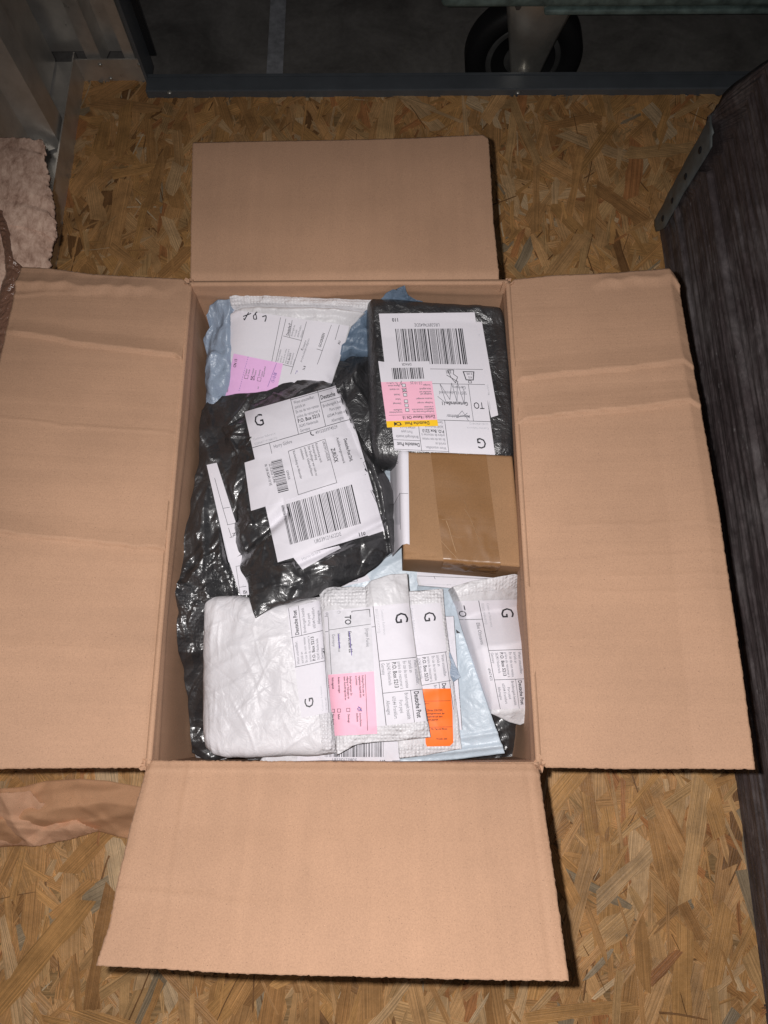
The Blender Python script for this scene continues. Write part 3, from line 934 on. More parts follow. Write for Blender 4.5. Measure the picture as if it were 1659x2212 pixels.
flap('flap', [(318, 1652, -.001), (330, 1643, 0), (700, 1645, 0), (1150, 1648, 0), (1163, 1656, -.001)],
     [(1163, 1656, -.001), (1190, 1850, .026), (1212, 2000, .045), (1229, 2119, .060)], [(206, 2086, .060), (500, 2103, .062), (900, 2113, .062), (1229, 2119, .060)],
     [(318, 1652, -.001), (282, 1790, .018), (250, 1930, .038), (236, 2000, .048), (206, 2086, .060)],
     addf(sway(.0018, 2, 2, 24), lambda u, v: .0022 * np.exp(-((v - .5) / .25) ** 2), ridge(.66, .0010, .03, .05, .02, 33, -.1, .35, .12), lambda u, v: .0011 * np.clip(1 - np.abs(u - .115 - .02 * v) / .012, 0, 1) * np.clip(1.3 - v * 1.6, 0, 1) - .0007 * np.clip(1 - np.abs(u - .965) / .010, 0, 1), lambda u, v: .0009 * np.clip(1 - np.abs(v - .045) / .02, 0, 1), sway(.0006, 3, 4, 55)), M_cardx)

# corner tears of the carton where the flaps part
def corner_tuft(px, py, seed, name='torn_corner'):
    p = at(px, py, R); g = random.Random(seed); V = []; F = []
    n = 14
    for i in range(n):
        a = 2 * math.pi * i / n; r_ = .0052 * g.uniform(.6, 1.25)
        V += [(p[0] + r_ * math.cos(a), p[1] + r_ * math.sin(a), R - .012), (p[0] + r_ * .9 * math.cos(a), p[1] + r_ * .9 * math.sin(a), R + g.uniform(-.002, .003))]
    V.append((p[0], p[1], R - .002))
    for i in range(n):
        j = (i + 1) % n; F += [(2 * i, 2 * j, 2 * j + 1, 2 * i + 1), (2 * i + 1, 2 * j + 1, 2 * n)]
    child_of(E_box, new_obj(name, V, F, M_card, smooth=False))
for k, (x, y) in enumerate(((317, 1652), (1167, 1653), (1097, 611), (409, 609))): corner_tuft(x, y, k)

# ------------------------------------------------------------------ parcels in the carton, lowest first
GRPS = {'padded_mailer': 'white padded mailers in the carton', 'blue_mailer': 'pale blue mailers in the carton', 'white_mailer': 'flat white mailers in the carton',
        'black_bag': 'black plastic bags in the carton', 'black_parcel': 'black film parcels in the carton', 'poly_bag': 'grey-blue plastic bags in the carton', 'dark_bag': 'bags buried under the mail'}
def thing_at(name, conv, x, y, zr, label, cat, group=None):
    group = group or GRPS.get(name)
    q = conv(x, y); p = at(q[0], q[1], R + zr)
    return empty(name, tuple(p), label, cat, group)
GRP = 'mail in the open carton'

# packed bags below everything
def filler(name, pts, z, m, label, seed, drop=.10):
    c = np.mean(np.array(pts), 0); T = thing_at(name, PXI, c[0], c[1], z, label, 'plastic bag')
    (a, b, c_, d) = pts
    patch('bag_film', [a, b], [b, c_], [d, c_], [a, d], z, res=.0022, bulge=.012, n=4, drop=drop, mat_=m, wr=crumple(.004, .03, seed), parent=T, jit=(.008, .03))
    return T
filler('dark_bag', [(830, 1300), (1108, 1290), (1126, 1640), (860, 1652)], -.108, M_black, 'crumpled black bag glimpsed in the near right corner under the pale blue mailer', 301)
filler('dark_bag', [(440, 1180), (860, 1180), (870, 1640), (430, 1640)], -.125, M_foil, 'silvery crinkled bag glimpsed under the front of the big white padded mailer', 307)
filler('dark_bag', [(690, 700), (1100, 700), (1112, 1290), (690, 1290)], -.120, M_black, 'black bag buried at the bottom between the small brown box and the label parcels', 311)

# pale blue mailer lying under the middle of the pile
T = thing_at('blue_mailer', PXI, 850, 1150, -.100, 'pale blue mailer mostly buried, showing between the tilted black parcel and the small brown box', 'mailer')
s = patch('mailer_film', [(700, 990), (1000, 985)], [(1000, 985), (1010, 1300)], [(690, 1320), (1010, 1300)], [(700, 990), (690, 1320)], -.088, bulge=.008, mat_=M_blue, wr=crumple(.0016, .04, 41), parent=T)
c = Canvas(); c.step = 12
c.poly([(100, 410), (310, 405), (330, 790), (90, 800)], 'paper', 0)
c.line(100, 560, 320, 556, 3, 'grey'); c.line(250, 410, 262, 790, 2.5, 'grey')
attach('address_label', c, convmap(B1), s, T)
c = Canvas(); c.step = 12
c.poly([(1160, 1480), (1340, 1440), (1400, 1540), (1180, 1590)], 'paper', 0)
c.line(1215, 1560, 1300, 1518, 4); c.line(1300, 1518, 1303, 1545, 4); c.line(1215, 1560, 1303, 1545, 3); c.text(1235, 1552, 'No', 22, -20)
attach('customs_label', c, convmap(C6), s, T)

# flat white mailer below the brown box
T = thing_at('white_mailer', B1, 850, 1250, -.080, 'flat white mailer whose label edge shows just in front of the small brown box', 'mailer')
s = patch('mailer_film', [(470, 1100), (1300, 1080)], [(1300, 1080), (1330, 1420)], [(560, 1440), (1330, 1420)], [(470, 1100), (560, 1440)], -.082, conv=B1, bulge=.006, mat_=M_white, wr=crumple(.0012, .03, 43), parent=T,
          masks=[[B1(*p) for p in ((500, 1160), (1240, 1180), (1000, 1260), (550, 1290))]])
c = Canvas(); c.step = 12
c.poly([(500, 1150), (1250, 1170), (1100, 1262), (552, 1288)], 'paper', 0)
c.line(505, 1178, 1200, 1205, 3); c.line(640, 1180, 650, 1205, 3); c.line(520, 1245, 900, 1255, 2, 'lgrey')
c.text(985, 1225, 'vG', 34, 180, m='grey'); c.text(780, 1245, 'nwA', 22, 184, m='lgrey')
attach('address_label', c, convmap(B1), s, T)

# grey blue bag at the back left
T = thing_at('poly_bag', C4, 320, 700, -.06, 'light grey-blue crumpled plastic bag squeezed against the back left corner', 'plastic bag')
patch('bag_film', [(232, 420, -.042), (262, 330, -.034), (330, 285, -.030), (430, 278, -.032), (620, 300, -.05)], [(620, 300, -.05), (600, 700, -.062), (520, 1180, -.07)], [(238, 1180), (520, 1180)], [(232, 420, -.036), (262, 520, -.045), (232, 620), (240, 820), (232, 1000), (238, 1180)],
      -.056, conv=C4, res=.0012, bulge=.009, n=2.5, drop=.05, mat_=M_bluegrey, wr=addf(crumple(.0045, .034, 51, 1.2, 2.6, 2), facets(C4, 350, 700, .06, 70, .003, 53, 1.4, 1.6)), parent=T, jit=(.002, .02))
# slate blue bag behind the black parcel
T = thing_at('poly_bag', C5, 250, 250, -.04, 'slate blue plastic bag bunched up behind the boxy black parcel', 'plastic bag')
patch('bag_film', [(60, 330, -.038), (200, 190, -.022), (330, 88, -.005), (345, 100, -.006), (412, 70, -.004), (470, 140, -.011), (570, 200, -.020)], [(570, 200, -.020), (600, 420, -.06), (480, 700, -.06)], [(-330, 690), (60, 640), (480, 700)], [(60, 330, -.038), (-60, 440, -.045), (-130, 520), (-330, 690)],
      -.046, conv=C5, res=.0013, bulge=.002, n=2.5, drop=.04, mat_=M_bluegrey2, wr=addf(crumple(.0022, .034, 56, .9, 2.4, 2), facets(C5, 200, 350, .05, 60, .003, 58, .9, 1.6)), parent=T, jit=(.003, .012))

# white padded mailer with the pink form, back left
T = thing_at('padded_mailer', C4, 800, 650, -.04, 'white padded mailer with lilac return form and +87 in marker, leaning at the back left', 'mailer')
c4m = [C4(*p) for p in ((430, 380), (760, 400), (1380, 490), (1250, 780), (900, 1250), (280, 1250))]
s = patch('mailer_film', [(422, 247, -.018), (520, 228, -.018), (1000, 250, -.020), (1640, 275, -.022)], [(1640, 275, -.022), (1420, 480, -.034), (1340, 700, -.045), (1150, 1300, -.06)], [(270, 1300, -.07), (1150, 1300, -.06)],
          [(422, 247, -.018), (440, 355, -.03), (420, 560, -.04), (340, 980, -.06), (270, 1300, -.07)], -.04, conv=C4, res=.0010, bulge=.010, n=5, drop=.010, mat_=M_white2,
          wr=addf(crumple(.0010, .034, 61, 0, 1.8, 2), facets(C4, 850, 600, .1, 120, .0011, 63, .1, 2.4, .002, .01)), masks=[c4m], floor_mask=.12, parent=T,
          emb=lambda u, v: np.where(v < .10, 1.0, .12), extra=lambda u, v: -.006 * np.exp(-((v - .115) / .012) ** 2) + .003 * np.exp(-((v - .16) / .03) ** 2))
c = Canvas(); c.step = 9
c.poly([(440, 352), (760, 398), (1180, 470), (1395, 486), (1330, 640), (1000, 1300), (275, 1300), (340, 1000), (400, 660)], 'paper', 0)
c.it.pop()
for a_, b2, c_, d_ in (((440, 352), (760, 392), (700, 1300), (275, 1300)), ((760, 392), (1400, 487), (1180, 1300), (700, 1300))): c.poly([a_, b2, c_, d_], 'paper', 0)
for l in (((840, 418), (768, 780)), ((884, 428), (800, 785)), ((935, 440), (912, 578)), ((1052, 452), (1010, 605), ), ((1010, 605), (922, 880)), ((1255, 480), (1180, 690)), ((1180, 690), (1140, 800)), ((1320, 480), (1285, 600)), ((862, 568), (1012, 606)), ((770, 780), (945, 822)), ((1135, 675), (1182, 688))):
    c.line(*l[0], *l[1], 3.4, 'ink')
c.stroke([(535, 410), (600, 385)], 8, 'marker'); c.stroke([(580, 375), (545, 440), (540, 425)], 8, 'marker')
c.stroke([(640, 385), (618, 405), (622, 432), (645, 432), (642, 405), (632, 385), (650, 372)], 8, 'marker'); c.stroke([(690, 412), (722, 402), (722, 425), (712, 452)], 9, 'marker')
c.text(905, 566, 'Deutsche P', 30, -77, True, sx=.72)
for i, t in enumerate(('Briefentgelt bez', 'Port payé', '60544 Frankfurt', 'Allemagne')): c.text(935 + i * 26, 572 + 4 * i, t, 21, -75, m='grey', sx=.72)
for i, (t, b) in enumerate((('Wenn unzustellbar', 0), ('zurück an', 0), ('En cas de non remise', 0), ('prière de retourner à', 0), ('P.O. Box 5213', 1), ('36243 Niederaula', 0), ('Germany', 0))):
    c.text(822 + i * 21, 780 + i * 5, t, 22 if b else 19, -76, bool(b), 'ink' if b else 'grey', sx=.72)
c.text(1030, 680, '07084434', 22, -72, m='grey'); c.text(1012, 785, 'dovrydas.aleksejevas@gmail.c', 22, -71, m='grey', sx=.78); c.stroke([(1008, 672), (1012, 682), (1024, 684)], 5, 'ink')
c.text(1168, 664, 'GOGREEN', 30, -73, True, sx=.86); c.text(1322, 640, 'AU', 26, -72, True); c.text(1035, 850, '7a B', 24, -72, True)
c.stroke([(960, 880), (975, 850), (980, 865)], 3, 'pen')
attach('address_label', c, convmap(C4), s, T)
c = Canvas(); c.step = 9
c.poly([(458, 712), (860, 795), (780, 1150), (360, 1150)], 'lilac', 3)
c.text(475, 828, 'CN 15', 30, -80, True, 'ink', layer=5)
for i in range(16): c.line(576 - i * 4.8 , 738 + i * 18, 576 - i * 4.8 - 3, 738 + i * 18 + 10, 3, 'pen', 5)
for i, (x, y, l1, l2) in enumerate(((545, 885, 'Refused', 'Refusée'), (597, 895, 'Unclaimed', 'Réclamé'), (650, 905, 'Refused by', 'Customs'))):
    c.poly([(x + 4, y), (x + 34, y + 5), (x + 28, y + 36), (x - 2, y + 31)], 'ink', 4); c.poly([(x + 7, y + 3), (x + 31, y + 7), (x + 26, y + 33), (x + 1, y + 28)], 'lilac', 5)
    c.text(x + 18, y - 6, l1, 17, -80, True, 'grey', layer=5, sx=.75); c.text(x + 40, y - 2, l2, 17, -80, True, 'grey', layer=5, sx=.75)
c.text(705, 905, 'Abroad modified', 17, -80, True, 'grey', layer=5, sx=.75)
c.stroke([(600, 898), (628, 930)], 4, 'ink', 6); c.stroke([(628, 895), (596, 928)], 4, 'ink', 6)
c.line(808, 790, 735, 985, 3, 'pen', 5)
c.text(785, 955, '15-10-08', 38, -72, False, 'pen', sx=.62, layer=5)
c.text(660, 1005, 'ous', 18, -80, True, 'grey', layer=5); c.text(410, 1030, 'ment', 18, -80, True, 'grey', layer=5)
attach('return_form', c, convmap(C4), s, T)

# big black bag along the left side
T = thing_at('black_bag', C6, 200, 1200, -.09, 'large crumpled glossy black bag along the left wall of the carton', 'plastic bag')
m_ = [[C6(*p) for p in ((205, 700), (300, 690), (620, 1650), (440, 1650))]]
s = patch('bag_film', [(165, 300, -.06), (232, 205, -.058), (640, 165, -.050), (860, 60, -.048), (1030, 10, -.05), (1180, -60, -.055), (1390, -30, -.06)],
          [(1390, -30, -.06), (1420, 600, -.075), (1200, 1500, -.10), (800, 2760, -.12)], [(105, 2790, -.11), (250, 2840, -.12), (500, 2800, -.12), (800, 2760, -.12)],
          [(165, 300, -.055), (170, 520, -.052), (112, 900, -.050), (62, 1140, -.050), (42, 1320, -.050), (8, 1600, -.052), (5, 1960, -.058), (60, 2300, -.085), (90, 2530, -.10), (105, 2790, -.11)],
          -.09, conv=C6, res=.0010, bulge=.012, n=3, drop=.07, mat_=M_black, wr=addf(crumple(.0022, .06, 71, 1.45, 2.6, 2), facets(C6, 200, 1000, .10, 150, .0034, 73, 1.35, 1.2, .003, .016), facets(C6, 200, 2000, .10, 150, .0034, 74, 1.2, 1.4, .003, .016)), masks=m_, floor_mask=.06, parent=T, jit=(.0022, .022),
          emb=lambda u, v: np.clip((v - .40) * 8, 0, 1) * np.clip((.75 - v) * 8, 0, 1) * .5)
c = Canvas(); c.step = 9
c.poly([(212, 705), (285, 690), (490, 1330), (372, 1412)], 'paper', 0); c.poly([(372, 1400), (520, 1330), (640, 1640), (455, 1648)], 'paper', 0)
for l in ((330, 1020, 380, 1012), (360, 1140, 420, 1128), (330, 1020, 365, 1140), (370, 1160, 392, 1228), (410, 1225, 380, 1232), (425, 1440, 480, 1432), (425, 1440, 455, 1640), (448, 1592, 500, 1585), (270, 800, 330, 1020)): c.line(*l, 3)
c.text(398, 1200, 'N', 34, 75, True); c.text(478, 1640, 'ISt', 34, -10, True); c.text(470, 1575, 'er', 22, 70, m='lgrey')
attach('address_label', c, convmap(C6), s, T, lift=.0012)

# black bag bunched between the two label parcels
T = thing_at('black_bag', C6, 1330, 300, -.06, 'dull black bag bunched between the tilted black parcel and the boxy black parcel', 'plastic bag')
patch('bag_film', [(1060, 40), (1150, 10), (1250, -100), (1420, -130)], [(1420, -130), (1460, 300), (1540, 640), (1480, 820)], [(1100, 800), (1480, 820)], [(1060, 40), (1100, 400), (1100, 800)], -.060, conv=C6, res=.0012,
      bulge=.014, n=2.5, drop=.04, mat_=M_black2, wr=addf(crumple(.002, .05, 81, 1.4, 3.0, 2), facets(C6, 1300, 350, .06, 70, .003, 83, 1.5, .8, .003, .014)), parent=T, jit=(.003, .01))

# boxy black parcel, back right
T = thing_at('black_parcel', C5, 780, 850, -.05, 'boxy black film parcel with barcode label and yellow-headed pink return sticker', 'parcel')
lm = [[C5(*p) for p in ((198, 290), (1060, 285), (1115, 370), (1250, 1200), (1215, 1560), (330, 1560))]]
s = patch('parcel_film', [(95, 235, -.030), (150, 190, -.025), (215, 188, -.024), (700, 225, -.024), (1240, 262, -.026), (1275, 280, -.030)], [(1275, 280, -.030), (1310, 480), (1350, 720), (1392, 1200), (1388, 1500), (1372, 1600)],
          [(165, 1600), (330, 1620), (900, 1620), (1250, 1610), (1372, 1600)], [(95, 235, -.030), (100, 600), (118, 1100), (130, 1450), (165, 1600)], -.038, conv=C5, res=.0011, bulge=.014, n=16, pw=.55, drop=.035,
          mat_=M_black2, wr=addf(crumple(.0006, .05, 91, 1.3, 3.0, 2), facets(C5, 750, 900, .09, 110, .0008, 93, 1.5, .9)), masks=lm, floor_mask=.05, parent=T, jit=(.0007, .02))
c = dp_label(upto=142, w=100, name_='Marion Gehlhaar', street='Gartenstraße 11', city='58511 Lüdenscheid', code='UR538974645DE', seedbars=5)
c.it = c.it[:]
c.stroke([(22, 41), (26, 38), (34, 36), (27, 43), (22, 33)], .5, 'grey'); c.line(20, 38, 42, 37, .5, 'grey')
c.stroke([(50, 57), (42, 50), (46, 70), (38, 54), (34, 71), (31, 52), (28, 72), (24, 50), (22, 62), (24, 68)], .55, 'grey')
pm = bilin(C5(1215, 1532), C5(340, 1492), C5(203, 303), C5(1036, 292), 100, 142)
cc = Canvas(); cc.step = 30; cc.poly([(1000, 372), (1100, 374), (1242, 1185), (1180, 1205)], 'paper', -1)
cc.text(1178, 1140, 'Retoure', 26, -98, m='lgrey', layer=0); cc.text(1168, 1010, 'Marion Gehlh', 24, -98, m='lgrey', layer=0, sx=.7); cc.text(1082, 480, '3', 28, 180, m='lgrey', layer=0)
attach('under_label', cc, convmap(C5), s, T, lift=.0006)
attach('address_label', c, pm, s, T, lift=.0009)
c = Canvas(); W_, H_ = 62, 78
c.poly([(0, 0), (W_, 0), (W_, 7.5), (0, 7.5)], 'yellow', 5); c.poly([(0, 7.5), (W_, 7.5), (W_, 54), (0, 54)], 'pink', 5); c.poly([(0, 54), (W_, 54), (W_, H_), (0, H_)], 'paper', 5)
c.text(10, 5.8, 'Deutsche Post', 5.6, bold=True, layer=7, sx=.9)
# post horn
c.stroke([(45, 2.2), (49, 2.2), (50.5, 3.8), (49, 5.6), (46, 5.6), (44.6, 3.9), (46, 2.2)], .9, 'ink', 7); c.poly([(50, 4.8), (53, 6.4), (53, 1.2), (50.6, 3.0)], 'ink', 7); c.line(43.5, 2.2, 46, 4.4, .7, 'ink', 7)
c.text(2, 12.8, 'Zurück / Retour CN 15', 5.0, bold=True, layer=7, sx=.82); c.line(2, 14.2, 58, 14.2, .35, 'ink', 7)
rows = [(18.5, 'Empfänger/Firma unter der', 'Inconnu/Adresse'), (21.2, 'angegebenen Anschrift nicht', 'insuffisante'), (24, 'zu ermitteln', ''), (29, 'Empfänger verzogen', 'Déménagé'), (34, 'Annahme verweigert', 'Refusé'), (39.5, 'Empfänger soll', 'Décédé'), (42, 'verstorben sein', ''), (45.8, 'Nicht abgeholt', 'non réclamé'), (50.2, 'Sonstiges', 'autres raisons')]
for y, a1, a2 in rows:
    c.text(2.5, y, a1, 2.9, layer=7, sx=.8, m='grey', bold=True); c.text(41, y, a2, 2.9, layer=7, sx=.8, m='grey', bold=True)
for y in (18, 23.5, 28.5, 36.2, 41.8, 47.5): c.rect(32.5, y, 4.6, 4, 'ink', 6); c.rect(33, y + .5, 3.6, 3, 'paper', 7)
c.stroke([(31.5, 41), (38, 46)], .5, 'ink', 8); c.stroke([(38, 41), (32, 46.5)], .5, 'ink', 8)
c.text(12, 53.4, '23.10.25', 5.0, 3, layer=8, m='grey'); c.stroke([(36, 52), (38, 50), (37, 55), (41, 48), (43, 52)], .5, 'grey', 8)
c.text(42, 53.2, 'Nz, Tag/Monat', 2.6, layer=7, m='grey')
c.bars(9, 57, 38, 13.5, 9, 22, layer=7); c.text(22, 76, 'DPAGR', 4.2, layer=7)
attach('return_sticker', c, bilin(C5(719, 1283), C5(275, 1296), C5(198, 727), C5(640, 720), W_, H_), s, T, lift=.0012)

# tilted black parcel in the middle
T = thing_at('black_parcel', C6, 850, 900, -.055, 'tilted black film parcel with barcode label and return slip in the middle of the carton', 'parcel')
lm = [[C6(*p) for p in ((480, 320), (1120, 140), (1240, 330), (1440, 800), (1470, 1200), (1180, 1310), (900, 1460), (830, 1400), (725, 1420), (530, 1040), (485, 690), (540, 650))]]
s = patch('parcel_film', [(228, 345, -.060), (420, 335, -.054), (560, 225, -.048), (860, 60, -.046), (960, 60, -.046), (1100, 85, -.048), (1190, 175, -.050)],
          [(1190, 175, -.056), (1290, 400, -.055), (1420, 640, -.055), (1500, 760, -.052), (1560, 900, -.055), (1630, 1285, -.060)],
          [(565, 1815, -.024), (700, 1740, -.026), (900, 1690, -.028), (1130, 1610, -.034), (1350, 1500, -.044), (1530, 1370, -.052), (1630, 1285, -.052)],
          [(228, 345, -.066), (260, 600, -.066), (330, 900, -.060), (420, 1260, -.052), (450, 1420, -.044), (490, 1520, -.036), (520, 1680, -.028), (565, 1815, -.024)],
          -.056, conv=C6, res=.0008, bulge=.020, n=5, pw=.9, drop=.016, mat_=M_black,
          wr=addf(crumple(.0018, .05, 101, .2, 2.4, 2), facets(C6, 850, 900, .13, 260, .0029, 103, .2, 2.4, .0025, .016)), masks=lm, floor_mask=.13, parent=T, jit=(.0016, .014),
          extra=lambda u, v: .006 * np.exp(-((u - .93 + .02 * v) / .022) ** 2) - .008 * np.exp(-((v - .70 + .3 * u) / .03) ** 2) * (u < .35) - .005 * np.exp(-((v - .86 + .03 * u) / .02) ** 2) * (u > .3))
c = Canvas(); c.step = 9
c.poly([(835, 1370), (1170, 1290), (1185, 1308), (905, 1462)], 'paper', -1); c.text(905, 1400, 'Harry G hre', 34, -24, m='lgrey', layer=1)
c.poly([(1180, 480), (1290, 440), (1500, 1180), (1380, 1220)], 'paper', -1)
c.frame(1345, 690, 1, 1, .1)
c.stroke([(1345, 690), (1362, 680), (1392, 742), (1375, 752), (1345, 690)], 3, 'ink', 1); c.poly([(1350, 735), (1366, 730), (1378, 760), (1368, 752)], 'ink', 1)
c.stroke([(1410, 885), (1450, 960)], 5, 'ink', 1); c.stroke([(1400, 890), (1445, 980)], 3, 'ink', 1)
attach('under_label', c, convmap(C6), s, T, lift=.0007)
c = dp_label(upto=138, w=100, name_='Harry Göhre', code='UR539121652DE', phone='4915203974529', seedbars=8, ref='SE2864711919842YQ', icons=False, addr=True)
c.stroke([(58, 33.8), (57.3, 35.6), (58.5, 37.2), (60.2, 37.6)], .9, 'ink')
attach('address_label', c, bilin(C6(485, 320), C6(1212, 112), C6(1462, 1190), C6(728, 1412), 100, 138), s, T, lift=.0010)
c = Canvas(); c.step = 8
c.poly([(487, 690), (1250, 440), (1362, 780), (535, 1040)], 'paper', 5)
c.poly([(803, 608), (1072, 520), (1158, 838), (875, 925)], 'ink', 6); c.poly([(807, 611), (1070, 524), (1154, 836), (878, 921)], 'paper', 7)
for x, y, t, s_, b in ((1205, 520, 'Deutsche Post DHL', 34, True), (1150, 512, 'Auslieferungsvermerk', 28, False), (1112, 592, 'ZURÜCK', 42, True), (1050, 538, 'UR539121652DE', 27, False),
                       (998, 552, 'Rücksendung nach', 25, False), (972, 562, 'Adressprüfung', 25, False), (944, 572, 'Der Empfänger war nicht zu', 25, False), (916, 582, 'ermitteln: Gebäude/Hausnr', 25, False), (888, 592, 'unbekannt', 25, False), (836, 608, 'Rücksendung an Absender', 25, False)):
    c.text(x, y, t, s_, 74.5, b, 'ink', sx=.78 if s_ < 34 else .62, layer=8)
c.text(788, 750, 'DPAGR', 24, 76, m='ink', layer=8); c.text(664, 700, '22.10.2025 16:44h', 27, 76, layer=8, sx=.72); c.text(632, 704, '06 108 06249-10 VE', 27, 76, layer=8, sx=.72)
g_ = random.Random(21); t = 0
while t < 1:
    w_ = g_.choice((.010, .010, .018, .028)); a0 = np.array((680, 682)) + t * np.array((52, 232)); a1 = np.array((680, 682)) + min(1, t + w_) * np.array((52, 232)); d_ = np.array((76, -20))
    c.poly([a0, a0 + d_, a1 + d_, a1], 'ink', 8); t += w_ + g_.choice((.012, .016, .024))
attach('return_slip', c, convmap(C6), s, T, lift=.0014)

# small brown box
def small_box():
    zt, zb = R - .020, R - .072
    T = empty('small_box', tuple(at(1000, 1100, zb)), 'small brown cardboard box closed with a broad strip of tape, against the right wall', 'box')
    tl, tr, br, bl = [at(*B1(*p), zt) for p in ((366, 158), (1281, 192), (1369, 1106), (392, 1030))]
    def lower(p, dx=0, dy=0): return np.array([p[0] + dx, p[1] + dy, zb])
    n = 60
    u = np.linspace(0, 1, n + 1)[None, :, None]; v = np.linspace(0, 1, n + 1)[:, None, None]
    top = (tl * (1 - u) + tr * u) * (1 - v) + (bl * (1 - u) + br * u) * v
    U, Vv = u[..., 0] + 0 * v[..., 0], v[..., 0] + 0 * u[..., 0]
    z = .0010 * perlin(U * 3, Vv * 3, 111) - .0045 * np.exp(-((U) / .09) ** 2 - ((Vv - 1) / .05) ** 2) * (1) - .0016 * np.exp(-((Vv - .965 + .05 * (U - .12)) / .012) ** 2) * (U < .28)
    edge = np.minimum(np.minimum(U, 1 - U), np.minimum(Vv, 1 - Vv)); z -= .0012 * np.exp(-(edge / .008) ** 2)
    top[..., 2] += z
    V = [tuple(p) for p in top.reshape(-1, 3)]; idx = np.arange((n + 1) ** 2).reshape(n + 1, n + 1)
    F = [tuple(q) for q in np.stack([idx[:-1, :-1], idx[1:, :-1], idx[1:, 1:], idx[:-1, 1:]], -1).reshape(-1, 4)]
    ring = list(idx[0, :]) + list(idx[1:, -1]) + list(idx[-1, -2::-1]) + list(idx[-2:0:-1, 0])
    k0 = len(V)
    for r_ in ring:
        p = np.array(V[r_]); V.append((p[0], p[1], zb))
    m = len(ring)
    for i in range(m):
        j = (i + 1) % m; F.append((ring[i], ring[j], k0 + j, k0 + i))
    F.append(tuple(range(k0, k0 + m)))
    o = new_obj('box_body', V, F, M_brown); child_of(T, o)
    for p in o.data.polygons: p.use_smooth = len(p.vertices) == 4 and abs(p.normal.z) > .5
    def strip(name, u0a, u0b, u1a, u1b, mm, down=.030, lift=.0007, seed=1):
        """band over the top from back to front and down the near side"""
        V = []; F = []; nn = 70; kk = 24
        for j in range(nn + 1):
            vv = j / nn
            for i in range(kk + 1):
                s_ = i / kk; uu = (u0a + (u1a - u0a) * vv) * (1 - s_) + (u0b + (u1b - u0b) * vv) * s_
                a_ = (tl * (1 - uu) + tr * uu) * (1 - vv) + (bl * (1 - uu) + br * uu) * vv
                iu = min(n, max(0, int(round(uu * n)))); iv = int(round(vv * n))
                zz = z[iv, iu]
                V.append((a_[0], a_[1], a_[2] + zz + lift + .0007 * max(0, perlin(np.array(uu * 14), np.array(vv * 5), seed)) * (vv > .6)))
        for j in range(1, 13):
            for i in range(kk + 1):
                s_ = i / kk; uu = u1a * (1 - s_) + u1b * s_; a_ = bl * (1 - uu) + br * uu
                V.append((a_[0], a_[1] - .0006 - .0018 * abs(perlin(np.array(uu * 12), np.array(j / 5.), seed + 3)), zt - down * j / 12))
        rows_ = nn + 12
        for j in range(rows_):
            for i in range(kk): F.append((j * (kk + 1) + i, (j + 1) * (kk + 1) + i, (j + 1) * (kk + 1) + i + 1, j * (kk + 1) + i + 1))
        child_of(T, new_obj(name, V, F, mm))
    strip('tape', .27, .765, .335, .81, M_tape)
    V = []; F = []
    for (pts_, w_) in ((((740, 725), (765, 790), (795, 900), (822, 985)), 6), (((890, 630), (935, 700), (975, 800), (1020, 915)), 4), (((700, 890), (760, 960), (850, 1055)), 5), (((705, 716), (785, 712)), 4), (((785, 850), (840, 864), (890, 855)), 4), (((884, 555), (912, 622)), 3)):
        for a_, b2_ in zip(pts_[:-1], pts_[1:]):
            a_ = np.array(a_, float); b2_ = np.array(b2_, float); d_ = b2_ - a_; nn_ = np.array((-d_[1], d_[0])) / np.linalg.norm(d_) * w_ / 2
            k_ = len(V)
            for q_, h_ in ((a_ - nn_, .0014), (b2_ - nn_, .0014), (b2_, .0018), (a_, .0018), (b2_ + nn_, .0014), (a_ + nn_, .0014)):
                V.append(tuple(at(*B1(*q_), zt + h_)))
            F += [(k_, k_ + 1, k_ + 2, k_ + 3), (k_ + 3, k_ + 2, k_ + 4, k_ + 5)]
    child_of(T, tag(new_obj('tape_wrinkle_glints', V, F, M_tapel, smooth=False), kind='stuff'))  # low ridges whose pale colour paints the glints along the tape creases
    # white label wrapped over the left edge
    V = []; F = []; nn = 40
    for j in range(nn + 1):
        vv = j / nn * .88; e = tl * (1 - vv) + bl * vv; uu = .072 - .02 * vv
        a_ = (tl * (1 - uu) + tr * uu) * (1 - vv) + (bl * (1 - uu) + br * uu) * vv
        iv = int(round(vv * n))
        V += [(a_[0], a_[1], a_[2] + z[iv, 3] + .0010), (e[0] + .003, e[1], e[2] + z[iv, 1] + .0026), (e[0] - .0008, e[1], e[2] - .001), (e[0] - .0045, e[1], e[2] - .020), (e[0] - .009, e[1], e[2] - .045)]
    for j in range(nn):
        for i in range(4): F.append((j * 5 + i, j * 5 + i + 1, (j + 1) * 5 + i + 1, (j + 1) * 5 + i))
    lab = new_obj('address_label', V, F, [M_paper]); child_of(T, lab)
    s = Surf(); s.wr = None; s.bvh = BVHTree.FromPolygons(V, F)
    c = Canvas(); c.step = 8
    c.text(350, 240, 'C', 34, 180, layer=1); c.line(306, 608, 362, 504, 3); c.line(362, 504, 430, 506, 3); c.line(362, 504, 366, 800, 3)
    for i in range(9): c.line(312 + i * 6, 600 - i * 9, 330 + i * 4, 760, 2, 'lgrey')
    c.line(300, 300, 330, 240, 3, 'grey')
    pr = attach('label_print', c, convmap(B1), s, T, lift=.0003)
    import bmesh
    bm = bmesh.new(); bm.from_mesh(lab.data); k0_ = len(bm.faces); bm.from_mesh(pr.data)
    mm_ = [0] * k0_ + [1 + p.material_index for p in pr.data.polygons]
    mats_ = list(pr.data.materials); bm.to_mesh(lab.data); bm.free()
    for q_ in mats_: lab.data.materials.append(q_)
    lab.data.polygons.foreach_set('material_index', mm_); lab.data.update()
